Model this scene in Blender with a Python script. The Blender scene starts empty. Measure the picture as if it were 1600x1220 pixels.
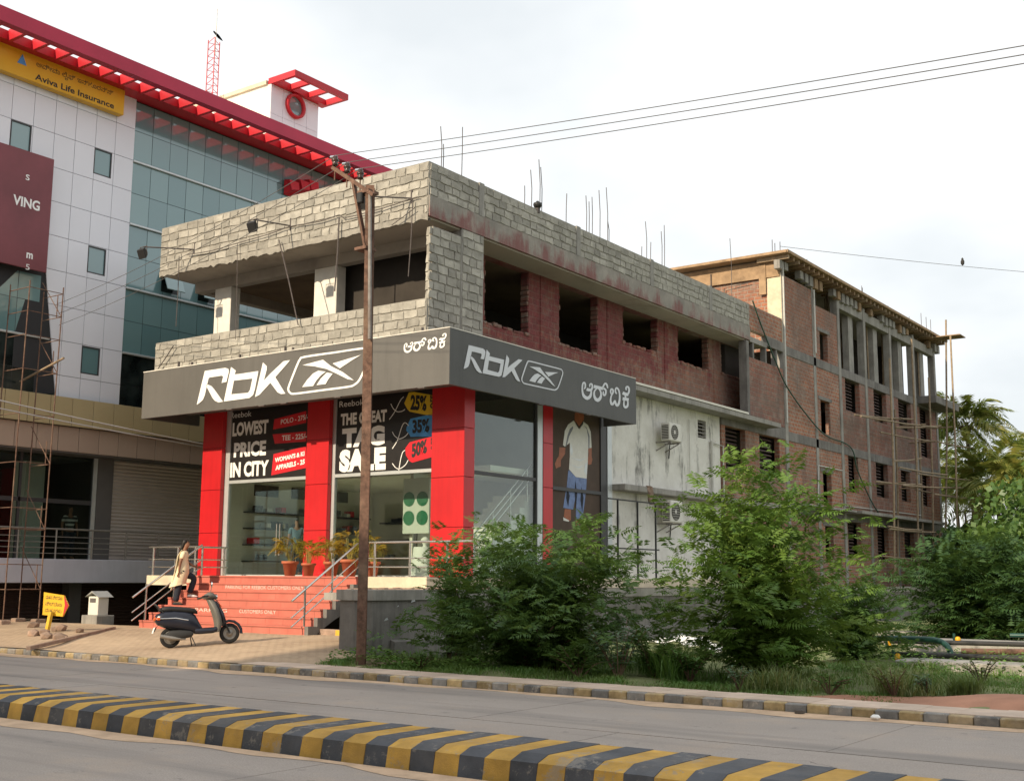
import bpy, bmesh, math, random
import numpy as np
from mathutils import Vector, Matrix, Euler
from mathutils.geometry import tessellate_polygon
random.seed(7); NR = np.random.default_rng(7)
S = bpy.context.scene
COL = S.collection
# ---------------------------------------------------------------- camera
F_PX = 1858.36; YAW, PITCH, ROLL = [math.radians(a) for a in (35.671, 8.940, 0.393)]
CAM = Vector((0, 0, 1.72))
FW = Vector((-math.sin(YAW)*math.cos(PITCH), math.cos(YAW)*math.cos(PITCH), math.sin(PITCH)))
_r0 = Vector((math.cos(YAW), math.sin(YAW), 0)); _u0 = _r0.cross(FW)
RT = _r0*math.cos(ROLL)+_u0*math.sin(ROLL); UP = -_r0*math.sin(ROLL)+_u0*math.cos(ROLL)
cd = bpy.data.cameras.new('camera'); cam = bpy.data.objects.new('camera', cd); COL.objects.link(cam)
cd.sensor_fit = 'HORIZONTAL'; cd.sensor_width = 36; cd.lens = 36*F_PX/1600; cd.clip_start = .1; cd.clip_end = 3000
m = Matrix((RT, UP, -FW)).transposed().to_4x4(); m.translation = CAM; cam.matrix_world = m
S.camera = cam
def P(px, py, x=None, y=None, z=None):
    """photo pixel -> point where its ray meets the plane x=, y= or z="""
    d = FW + RT*((px-800)/F_PX) - UP*((py-610)/F_PX)
    t = (x-CAM.x)/d.x if x is not None else (y-CAM.y)/d.y if y is not None else (z-CAM.z)/d.z
    return CAM + d*t
# ---------------------------------------------------------------- world, sun, exposure
SUN_TO = Vector((-0.14, -1.0, 0.50)).normalized()
SUN_EL = math.asin(SUN_TO.z); SUN_AZ = math.atan2(SUN_TO.x, SUN_TO.y)
w = bpy.data.worlds.new('World'); S.world = w; w.use_nodes = True
wn, wl = w.node_tree.nodes, w.node_tree.links
wn.clear()
def W(t, **k):
    n = wn.new(t)
    for a, b in k.items(): setattr(n, a, b)
    return n
sky = W('ShaderNodeTexSky', sky_type='NISHITA', sun_disc=False, sun_elevation=SUN_EL, sun_rotation=SUN_AZ, dust_density=3.0, air_density=1.2)
bg1 = W('ShaderNodeBackground'); bg1.inputs[1].default_value = .10
bg2 = W('ShaderNodeBackground'); bg2.inputs[1].default_value = 1.13
tc = W('ShaderNodeTexCoord'); sep = W('ShaderNodeSeparateXYZ'); wl.new(tc.outputs['Generated'], sep.inputs[0])
ad = W('ShaderNodeMath', operation='ADD'); ad.inputs[1].default_value = .35
ab = W('ShaderNodeMath', operation='ABSOLUTE'); wl.new(sep.outputs[2], ab.inputs[0]); wl.new(ab.outputs[0], ad.inputs[0])
dv = W('ShaderNodeVectorMath', operation='DIVIDE'); cb = W('ShaderNodeCombineXYZ')
for i in range(3): wl.new(ad.outputs[0], cb.inputs[i])
wl.new(tc.outputs['Generated'], dv.inputs[0]); wl.new(cb.outputs[0], dv.inputs[1])
mp = W('ShaderNodeMapping'); mp.inputs['Location'].default_value = (2.3, 5.1, 0); mp.inputs['Scale'].default_value = (1, 1, 1); wl.new(dv.outputs[0], mp.inputs[0])
nz = W('ShaderNodeTexNoise'); nz.inputs['Scale'].default_value = 1.5; nz.inputs['Detail'].default_value = 5; nz.inputs['Roughness'].default_value = .5
wl.new(mp.outputs[0], nz.inputs['Vector'])
cr = W('ShaderNodeValToRGB'); e = cr.color_ramp.elements
e[0].position = .36; e[0].color = (.75, .79, .815, 1); e[1].position = .64; e[1].color = (1, 1, .995, 1)
n1 = cr.color_ramp.elements.new(.48); n1.color = (.90, .925, .935, 1)
wl.new(nz.outputs[0], cr.inputs[0]); wl.new(cr.outputs[0], bg2.inputs[0]); wl.new(sky.outputs[0], bg1.inputs[0])
mx = W('ShaderNodeMixShader'); mx.inputs[0].default_value = .92
wl.new(bg1.outputs[0], mx.inputs[1]); wl.new(bg2.outputs[0], mx.inputs[2])
wo = W('ShaderNodeOutputWorld'); wl.new(mx.outputs[0], wo.inputs[0])
sd = bpy.data.lights.new('sun', 'SUN'); sd.energy = 5.0; sd.angle = math.radians(.9); sd.color = (1, .84, .62)
sun = bpy.data.objects.new('sun', sd); COL.objects.link(sun)
sun.rotation_euler = SUN_TO.to_track_quat('Z', 'Y').to_euler(); sun.location = SUN_TO*80
vs = S.view_settings; vs.view_transform = 'Standard'; vs.look = 'None'; vs.exposure = .1; vs.gamma = 1; vs.use_curve_mapping = False
# ---------------------------------------------------------------- materials
class NT:
    def __init__(s, name):
        s.m = bpy.data.materials.new(name); s.m.use_nodes = True; s.t = s.m.node_tree; s.b = s.t.nodes['Principled BSDF']
        s.out = s.t.nodes['Material Output']
    def n(s, typ, ins=None, **k):
        nd = s.t.nodes.new(typ)
        for a, b in k.items(): setattr(nd, a, b)
        for a, b in (ins or {}).items():
            if hasattr(b, 'is_linked') or hasattr(b, 'is_output'): s.t.links.new(b, nd.inputs[a])
            else: nd.inputs[a].default_value = b
        return nd
    def l(s, a, b): s.t.links.new(a, b)
    def pos(s): return s.n('ShaderNodeNewGeometry').outputs['Position']
    def noise(s, scale, detail=5, rough=.55, vec=None, mp=None):
        v = vec or s.pos()
        if mp: v = s.n('ShaderNodeMapping', {'Vector': v, 'Scale': mp}).outputs[0]
        return s.n('ShaderNodeTexNoise', {'Vector': v, 'Scale': scale, 'Detail': detail, 'Roughness': rough}).outputs[0]
    def ramp(s, fac, *st):
        r = s.n('ShaderNodeValToRGB', {0: fac}); el = r.color_ramp.elements
        el[0].position, el[0].color = st[0][0], (*st[0][1], 1) if len(st[0][1]) == 3 else st[0][1]
        el[1].position, el[1].color = st[-1][0], (*st[-1][1], 1)
        for p, c in st[1:-1]: x = el.new(p); x.color = (*c, 1)
        return r.outputs[0]
    def rng(s, v, a, b, c=0, d=1): return s.n('ShaderNodeMapRange', {0: v, 1: a, 2: b, 3: c, 4: d}).outputs[0]
    def mix(s, f, a, b, mode='MIX'):
        x = s.n('ShaderNodeMix', data_type='RGBA', blend_type=mode)
        for i, v in ((0, f), (6, a), (7, b)):
            if hasattr(v, 'is_output'): s.l(v, x.inputs[i])
            else: x.inputs[i].default_value = v if i == 0 else (*v, 1) if len(v) == 3 else v
        return x.outputs[2]
    def math(s, op, a, b=0.):
        x = s.n('ShaderNodeMath', operation=op)
        for i, v in ((0, a), (1, b)):
            if hasattr(v, 'is_output'): s.l(v, x.inputs[i])
            else: x.inputs[i].default_value = v
        return x.outputs[0]
    def bump(s, h, st=.3, d=.02):
        b = s.n('ShaderNodeBump', {'Height': h, 'Strength': st, 'Distance': d}); s.l(b.outputs[0], s.b.inputs['Normal'])
    def col(s, c): s.l(c, s.b.inputs['Base Color'])
    def set(s, **k):
        for a, b in k.items(): s.b.inputs[a.replace('_', ' ')].default_value = b
M = {}
def mat(name, c, rough=.8, var=.18, scale=1.5, bump=0., bscale=40, metal=0., obj=0., streak=0., spec=.4, dirt=0., dirtc=(.06, .055, .05), chips=0., chipc=(.42, .38, .33)):
    t = NT(name); t.set(Roughness=rough, Metallic=metal); t.b.inputs['Specular IOR Level'].default_value = spec
    lo = tuple(v*(1-var) for v in c); hi = tuple(min(1, v*(1+var)) for v in c)
    col = t.ramp(t.noise(scale, 6, .65), (.3, lo), (.7, hi))
    if obj:
        o = t.n('ShaderNodeObjectInfo').outputs['Random']
        k = t.rng(o, 0, 1, 1-obj, 1+obj*.7); hs = t.n('ShaderNodeHueSaturation', {'Value': k, 'Color': col}); col = hs.outputs[0]
    if streak:
        sN = t.noise(2.2, 4, .7, mp=(2.5, 2.5, .18)); col = t.mix(t.rng(sN, .48, .72, 0, streak), col, tuple(v*.25 for v in c))
    if dirt:
        dN = t.noise(.9, 8, .7); col = t.mix(t.rng(dN, .5, .75, 0, dirt), col, dirtc)
    if chips:
        cN = t.math('ADD', t.math('MULTIPLY', t.noise(7, 9, .8), .7), t.math('MULTIPLY', t.noise(1.1, 3, .6), .3)); col = t.mix(t.rng(cN, .54, .58, 0, chips), col, chipc)
    t.col(col)
    if bump: t.bump(t.noise(bscale, 4, .6), bump)
    M[name] = t.m
    return t.m
t = NT('road'); t.set(Roughness=.88)
c = t.ramp(t.noise(.5, 7, .65), (.3, (.36, .31, .272)), (.7, (.45, .39, .345)))
c = t.mix(t.rng(t.noise(60, 3, .7), .35, .65, 0, .65), c, (.21, .185, .165))
c = t.mix(t.rng(t.noise(.9, 8, .72), .52, .72, 0, .45), c, (.46, .35, .26))
c = t.mix(t.rng(t.noise(.8, 4, .6, mp=(.12, 1.6, 1)), .50, .66, 0, .65), c, (.20, .18, .165))
c = t.mix(t.rng(t.noise(3.1, 5, .7), .62, .70, 0, .75), c, (.15, .14, .13))
wv = t.n('ShaderNodeVectorMath', {0: t.pos(), 1: t.n('ShaderNodeVectorMath', {0: t.n('ShaderNodeTexNoise', {'Vector': t.pos(), 'Scale': 1.1, 'Detail': 4.}).outputs[1], 1: (.9, .9, 0)}, operation='MULTIPLY').outputs[0]}, operation='ADD').outputs[0]
vo = t.n('ShaderNodeTexVoronoi', {'Vector': wv, 'Scale': .33}, feature='DISTANCE_TO_EDGE').outputs['Distance']
ck = t.math('MULTIPLY', t.rng(vo, .0, .004, 1, 0), t.rng(t.noise(.35, 2), .55, .6, 0, .6)); c = t.mix(ck, c, (.06, .055, .05)); t.col(c)
t.bump(t.math('SUBTRACT', t.noise(110, 3, .7), t.math('MULTIPLY', ck, 2.)), .35, .01); M['road'] = t.m
mat('road_joint', (.10, .09, .08), .95, .2)
mat('dust', (.56, .40, .27), .95, .25, 2.5, .3, 80)
mat('earth', (.38, .19, .12), .95, .3, .8, .5, 30)
mat('lot', (.17, .19, .08), .95, .35, .7, .6, 20)
mat('terrain', (.10, .12, .055), .95, .3, .1)
mat('kerb_yellow', (.44, .33, .17), .9, .35, 7, .3, 60, obj=.35, dirt=.95, dirtc=(.40, .335, .265), chips=.8)
mat('kerb_grey', (.24, .235, .225), .9, .35, 5, .3, 60, obj=.4, dirt=.9, dirtc=(.40, .345, .28), chips=.8)
mat('median_yellow', (.56, .33, .07), .85, .25, 3, .35, 70, obj=.18, dirt=.6, dirtc=(.30, .19, .09), chips=.6, chipc=(.30, .27, .23))
mat('median_black', (.075, .08, .092), .75, .3, 3, .2, 70, obj=.2, dirt=.6, dirtc=(.17, .155, .14), chips=.6, chipc=(.28, .255, .22))
mat('pavement_slab', (.58, .455, .36), .9, .2, 1.4, .25, 60, obj=.12)
t = NT('forecourt'); t.set(Roughness=.92)
bt = t.n('ShaderNodeTexBrick', {'Vector': t.pos(), 'Color1': (.50, .37, .25, 1), 'Color2': (.43, .31, .205, 1), 'Mortar': (.24, .17, .115, 1), 'Scale': 1.0, 'Mortar Size': .012, 'Brick Width': .24, 'Row Height': .12, 'Mortar Smooth': .3})
c = t.mix(t.rng(t.noise(.5, 6, .65), .42, .68, 0, .85), bt.outputs[0], (.57, .425, .285)); c = t.mix(t.rng(t.noise(3, 6, .7), .3, .75, 0, .35), c, (.22, .16, .11)); t.col(c)
t.bump(t.math('ADD', t.math('MULTIPLY', bt.outputs[1], -.6), t.noise(25)), .5, .012); M['forecourt'] = t.m
mat('block', (.355, .338, .295), .92, .24, 4, .6, 45, obj=.26, dirt=.6, dirtc=(.24, .225, .195))
mat('mortar', (.30, .283, .247), .95, .25, 5, .6, 40, streak=.3)
mat('concrete', (.30, .285, .26), .9, .25, 1.2, .35, 30, streak=.45, dirt=.3)
mat('concrete_dark', (.19, .178, .165), .92, .3, 1.3, .35, 25, streak=.5, dirt=.4)
mat('soffit', (.40, .36, .31), .95, .25, .9, .3, 20, dirt=.5, dirtc=(.22, .19, .16))
mat('plaster_white', (.72, .69, .62), .85, .12, 2, .2, 40, dirt=.25, dirtc=(.35, .32, .28))
mat('plaster_cream', (.62, .53, .39), .9, .15, 3, .3, 40, dirt=.5, dirtc=(.30, .25, .19))
mat('interior_dark', (.045, .038, .032), .95, .3, .7)  # near-black: the rooms' lack of light put into the wall colour
mat('interior_brown', (.16, .115, .075), .95, .3, .7)  # dark brown: the upper room's shade put into its surfaces' colour
mat('red_acp', (.50, .012, .016), .36, .10, .8, .03, 6, spec=.5, streak=.16, dirt=.12, dirtc=(.30, .05, .045))
mat('red_dark', (.10, .008, .012), .4, .05, .6)
mat('red_pergola', (.47, .014, .024), .45, .1, .6, streak=.12)
mat('red_fascia', (.42, .018, .055), .5, .1, .7)
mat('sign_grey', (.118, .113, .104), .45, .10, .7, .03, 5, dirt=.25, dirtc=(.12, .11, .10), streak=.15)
mat('sign_shaded', (.075, .075, .07), .5, .12, .8, streak=.2)  # same fascia grey, darkened with the shade of its unlit sides
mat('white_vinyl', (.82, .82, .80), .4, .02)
mat('white_dimmed', (.62, .64, .67), .45, .02)  # white vinyl darkened with the sign side's shade; also used for paper scraps
mat('poster_black', (.022, .02, .02), .3, .1, 2)
mat('poster_red', (.60, .02, .03), .35, .05); mat('poster_yellow', (.72, .50, .03), .35, .05); mat('poster_blue', (.07, .30, .66), .35, .3, 3)
mat('ink', (.02, .02, .02), .5, .02)
mat('aluminium', (.55, .58, .58), .4, .06, 3, metal=.5)
mat('aluminium_dark', (.05, .05, .052), .45, .05)
mat('steel', (.62, .60, .56), .25, .08, 3, metal=.9)
mat('steel_dull', (.30, .28, .25), .5, .2, 4, metal=.6)
mat('step_pink', (.50, .145, .105), .6, .16, 2.2, .1, 50, dirt=.4, dirtc=(.30, .13, .09))
mat('step_nosing', (.28, .10, .075), .6, .15, 2)  # darker step colour for the drawn nosing shadow and the tile joints
mat('chalk', (.72, .55, .48), .9, .2, 20)
mat('yellow_paint', (.60, .37, .035), .7, .2, 5, dirt=.4, dirtc=(.3, .2, .06))
mat('panel_white', (.74, .75, .80), .35, .03, .5, obj=.025, spec=.5)
mat('panel_tan', (.43, .35, .195), .4, .05, .6, obj=.06)
mat('panel_brown', (.40, .30, .235), .45, .05, .6, obj=.06)
mat('slab_lavender', (.52, .52, .58), .8, .08, 1, streak=.08)
mat('joint_dark', (.03, .03, .032), .8, .05)
mat('shutter', (.46, .41, .37), .5, .08, .8, metal=.2)
mat('shutter_dark', (.06, .035, .028), .6, .1, .8)
mat('wall_charcoal', (.11, .104, .10), .7, .1)
mat('yellow_board', (.72, .41, .02), .4, .05, 1)
mat('billboard', (.19, .045, .055), .4, .25, .35)
mat('rust', (.15, .085, .06), .9, .5, 9, .5, 40, dirt=.7, dirtc=(.30, .22, .15))
mat('rust_grey', (.22, .205, .19), .7, .3, 7, .3, 40, dirt=.5, dirtc=(.12, .06, .04))
mat('rebar', (.10, .085, .08), .8, .3, 9)
mat('lamp_black', (.02, .02, .02), .5, .1)
mat('porcelain', (.045, .028, .022), .2, .1)
mat('wire', (.10, .10, .10), .6, .05)
mat('cable_grey', (.42, .41, .40), .6, .05)
mat('timber', (.29, .195, .115), .85, .3, 3, .3, 30, obj=.25)
mat('bamboo', (.30, .225, .15), .85, .3, 6, .2, 30, obj=.25)
mat('terracotta', (.42, .13, .065), .8, .15, 6, .1)
mat('soil', (.05, .035, .025), .95, .2)
mat('rubber', (.018, .018, .018), .85, .1, 20)
mat('scooter_blue', (.018, .020, .032), .22, .08, 2)
mat('scooter_grey', (.13, .125, .11), .5, .12, 5)
mat('seat_black', (.018, .018, .018), .55, .1, 10)
mat('chrome', (.75, .75, .75), .12, .02, metal=1.)
mat('lens_orange', (.5, .10, .03), .2, .05)
mat('skin', (.24, .115, .065), .6, .06, 6)
mat('hair', (.012, .010, .009), .5, .1, 20)
mat('kurta', (.74, .64, .43), .9, .08, 8, .2, 90)
mat('trouser', (.022, .026, .038), .9, .1, 8)
mat('shoe_white', (.75, .74, .72), .7, .05)
mat('cloth_white', (.78, .77, .74), .8, .05)
mat('bark', (.13, .085, .055), .95, .3, 8, .6, 30)
mat('stem_yellow', (.28, .25, .07), .8, .2, 8)
mat('pipe_green', (.014, .06, .046), .4, .2, 4)
mat('pipe_black', (.03, .03, .03), .7, .2, 4)
mat('valve_yellow', (.72, .36, .01), .5, .1)
mat('hose_green', (.03, .075, .05), .6, .15, 4)
mat('ac_white', (.66, .64, .58), .5, .06, 4)
mat('ac_dark', (.06, .055, .045), .6, .1)
mat('plastic_white', (.85, .85, .83), .6, .05, 6)
mat('stone', (.30, .21, .16), .95, .3, 4, .5, 20, obj=.3)
mat('pipe_white', (.55, .54, .50), .5, .1, 5, dirt=.3)
mat('bird', (.03, .028, .026), .8, .1)
mat('display_white', (.60, .62, .56), .6, .05); mat('disc_green', (.03, .16, .08), .4, .2, 9)
mat('shop_wall', (.74, .72, .62), .8, .06)
mat('skin_print', (.30, .095, .04), .5, .15, 9); mat('shirt_print', (.66, .65, .60), .5, .08, 6); mat('jean_print', (.13, .19, .36), .5, .3, 7); mat('print_brown', (.075, .050, .036), .75, .3, .8); mat('print_grey', (.16, .17, .19), .5, .1)
def brickmat(name, c1, c2, mort, bw=.30, rh=.16, ms=.018, dirt=.5, red=0.):
    t = NT(name); t.set(Roughness=.92)
    p = t.n('ShaderNodeSeparateXYZ', {0: t.pos()}); nrm = t.n('ShaderNodeSeparateXYZ', {0: t.n('ShaderNodeNewGeometry').outputs['Normal']})
    isx = t.math('GREATER_THAN', t.math('ABSOLUTE', nrm.outputs[0]), .5)
    hcoord = t.math('ADD', t.math('MULTIPLY', p.outputs[1], isx), t.math('MULTIPLY', p.outputs[0], t.math('SUBTRACT', 1., isx)))
    wob = t.noise(1.3, 3); v = t.n('ShaderNodeCombineXYZ', {0: hcoord, 1: t.math('ADD', p.outputs[2], t.math('MULTIPLY', wob, .09))}).outputs[0]
    b = t.n('ShaderNodeTexBrick', {'Vector': v, 'Color1': (*c1, 1), 'Color2': (*c2, 1), 'Mortar': (*mort, 1), 'Scale': 1., 'Mortar Size': ms, 'Mortar Smooth': .35, 'Brick Width': bw, 'Row Height': rh, 'Bias': -.1})
    c = t.mix(t.rng(t.noise(7, 5, .7), .35, .7, 0, .55), b.outputs[0], tuple(x*.40 for x in c1)); c = t.mix(t.rng(t.noise(.35, 3, .6), .42, .6, 0, .45), c, tuple(x*y for x, y in zip(c2, (.62, .66, .72))))
    c = t.mix(t.rng(t.noise(.55, 6, .65), .46, .66, 0, dirt), c, (.17, .125, .10)); c = t.mix(t.rng(t.noise(1.7, 7, .75), .50, .70, 0, .55), c, (.33, .29, .25)); c = t.mix(t.rng(t.noise(1.2, 5, .7, mp=(1.5, 1.5, .2)), .54, .72, 0, .6), c, (.10, .08, .07))
    if red:
        rn = t.math('ADD', t.math('MULTIPLY', t.noise(1.1, 7, .75), .7), t.math('MULTIPLY', t.noise(3.0, 4, .7, mp=(2, 2, .25)), .3))
        zf = t.rng(p.outputs[2], 8.0, 9.6, -.10, .06); yf = t.rng(p.outputs[1], 32, 43, .07, -.16)
        rf = t.rng(t.math('ADD', t.math('ADD', rn, zf), yf), .44, .53, 0, red)
        rc_ = t.mix(t.rng(t.noise(5, 6, .75), .35, .7), (.11, .016, .02), (.23, .04, .042)); rc_ = t.mix(t.rng(t.noise(2.5, 4, .7, mp=(3, 3, .2)), .55, .75, 0, .5), rc_, (.10, .045, .04)); rc_ = t.mix(t.math('MULTIPLY', b.outputs[1], .35), rc_, (.22, .11, .09)); rf = t.math('MULTIPLY', rf, t.rng(t.noise(2.2, 7, .8), .36, .56, .45, 1)); c = t.mix(rf, c, rc_)
    t.col(c); t.bump(t.math('ADD', t.math('MULTIPLY', b.outputs[1], -.8), t.math('MULTIPLY', t.noise(22, 5, .7), .6)), .8, .03); M[name] = t.m
brickmat('brick', (.46, .19, .105), (.30, .115, .07), (.40, .33, .265), ms=.026, dirt=.65)
brickmat('laterite', (.34, .15, .105), (.25, .11, .08), (.30, .24, .19), .34, .19, .022, .75)
brickmat('red_wall', (.33, .14, .09), (.24, .10, .07), (.27, .21, .16), .34, .19, .022, .6, .88)
def lintelmat():
    t = NT('lintel_red'); t.set(Roughness=.92)
    base = t.ramp(t.noise(1.4, 6, .65), (.3, (.20, .185, .165)), (.7, (.34, .31, .27)))
    r = t.noise(1.6, 4, .65, mp=(1, 1, .35)); zz = t.n('ShaderNodeSeparateXYZ', {0: t.pos()}).outputs[2]
    rr = t.math('ADD', r, t.math('ADD', t.rng(zz, 10.87, 11.4, .07, -.14), t.rng(t.n('ShaderNodeSeparateXYZ', {0: t.pos()}).outputs[1], 23, 40, .05, -.06))); rr = t.math('ADD', rr, t.math('MULTIPLY', t.math('SUBTRACT', t.noise(6, 6, .75), .5), .25)); c = t.mix(t.rng(rr, .43, .60, 0, .75), base, (.19, .05, .05)); s2 = t.noise(3, 4, .7, mp=(3, 3, .12)); c = t.mix(t.rng(s2, .5, .7, 0, .6), c, (.24, .22, .19))
    t.col(c); t.bump(t.noise(25), .4); M['lintel_red'] = t.m
lintelmat()
def stained():
    t = NT('white_stained'); t.set(Roughness=.9)
    base = t.ramp(t.noise(1.6, 6, .6), (.3, (.60, .58, .53)), (.7, (.76, .745, .70)))
    st = t.noise(1.5, 6, .75, mp=(1.6, 1.6, .22)); bl = t.noise(.75, 6, .7)
    f = t.rng(t.math('ADD', t.math('MULTIPLY', st, .65), t.math('MULTIPLY', bl, .45)), .585, .70, 0, .90)
    c = t.mix(f, base, (.085, .082, .072)); c = t.mix(t.rng(t.noise(2.4, 7, .8), .60, .72, 0, .6), c, (.30, .21, .14)); t.col(c); t.bump(t.noise(30), .35); M['white_stained'] = t.m
stained()
def glassmat(name, tint, refl=(.9, .95, .95), base=.07, see=.75, rough=.02):
    """window pane: what lies behind shows through, the sky mirrors at glancing angles"""
    t = NT(name); t.t.nodes.remove(t.b)
    tr = t.n('ShaderNodeBsdfTransparent', {0: (*tint, 1)}); gl = t.n('ShaderNodeBsdfGlossy', {0: (*refl, 1), 'Roughness': rough})
    fr = t.n('ShaderNodeLayerWeight', {0: .5}).outputs['Facing']; f = t.math('MINIMUM', t.math('ADD', t.math('MULTIPLY', t.math('POWER', fr, 4.), 1.0), base), 1.)
    x = t.n('ShaderNodeMixShader', {0: f, 1: tr.outputs[0], 2: gl.outputs[0]}); t.l(x.outputs[0], t.out.inputs[0]); M[name] = t.m
glassmat('glass_shop', (.86, .91, .88), base=.055); glassmat('glass_podium', (.72, .78, .75), (.45, .5, .5), .01); glassmat('glass_clear', (.85, .9, .88), base=.05)
t = NT('glass_teal'); o = t.n('ShaderNodeObjectInfo').outputs['Random']
t.col(t.mix(o, (.12, .225, .235), (.17, .285, .29))); t.set(Roughness=.07, Metallic=.0); t.b.inputs['Specular IOR Level'].default_value = .9; t.b.inputs['IOR'].default_value = 1.7; M['glass_teal'] = t.m
t = NT('glass_black'); t.col(t.ramp(t.noise(1.3, 4), (.35, (.004, .006, .006)), (.65, (.022, .03, .028)))); t.set(Roughness=.12); t.b.inputs['Specular IOR Level'].default_value = .35; M['glass_black'] = t.m
def leafmat(name, c1, c2, c3, trans=.35):
    t = NT(name); t.t.nodes.remove(t.b)
    r = t.n('ShaderNodeNewGeometry').outputs['Random Per Island']; nz = t.noise(1.1, 3)
    c = t.mix(r, c1, c2); c = t.mix(t.rng(nz, .42, .66, 0, .9), c, c3)
    d = t.n('ShaderNodeBsdfDiffuse', {0: c}); tl = t.n('ShaderNodeBsdfTranslucent', {0: t.mix(.5, c, (.16, .22, .03), 'MIX')}); g = t.n('ShaderNodeBsdfGlossy', {0: (.6, .65, .6, 1), 'Roughness': .45})
    x = t.n('ShaderNodeMixShader', {0: trans, 1: d.outputs[0], 2: tl.outputs[0]}); y = t.n('ShaderNodeMixShader', {0: .05, 1: x.outputs[0], 2: g.outputs[0]}); t.l(y.outputs[0], t.out.inputs[0]); M[name] = t.m
leafmat('leaf_dark', (.058, .13, .038), (.11, .20, .048), (.115, .19, .038))
leafmat('leaf_bright', (.09, .185, .032), (.13, .235, .042), (.16, .235, .042))
leafmat('leaf_deep', (.035, .085, .03), (.065, .13, .038), (.055, .115, .034))
leafmat('leaf_grey', (.15, .22, .15), (.21, .28, .20), (.12, .2, .11))
leafmat('palm_leaf', (.13, .19, .04), (.22, .26, .06), (.32, .27, .06))
leafmat('pot_leaf', (.20, .21, .025), (.36, .28, .03), (.42, .22, .02), .45)
leafmat('grass_green', (.08, .19, .035), (.13, .24, .045), (.16, .22, .055), .25)
leafmat('grass_dry', (.15, .20, .06), (.25, .24, .10), (.12, .19, .05), .25)
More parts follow.
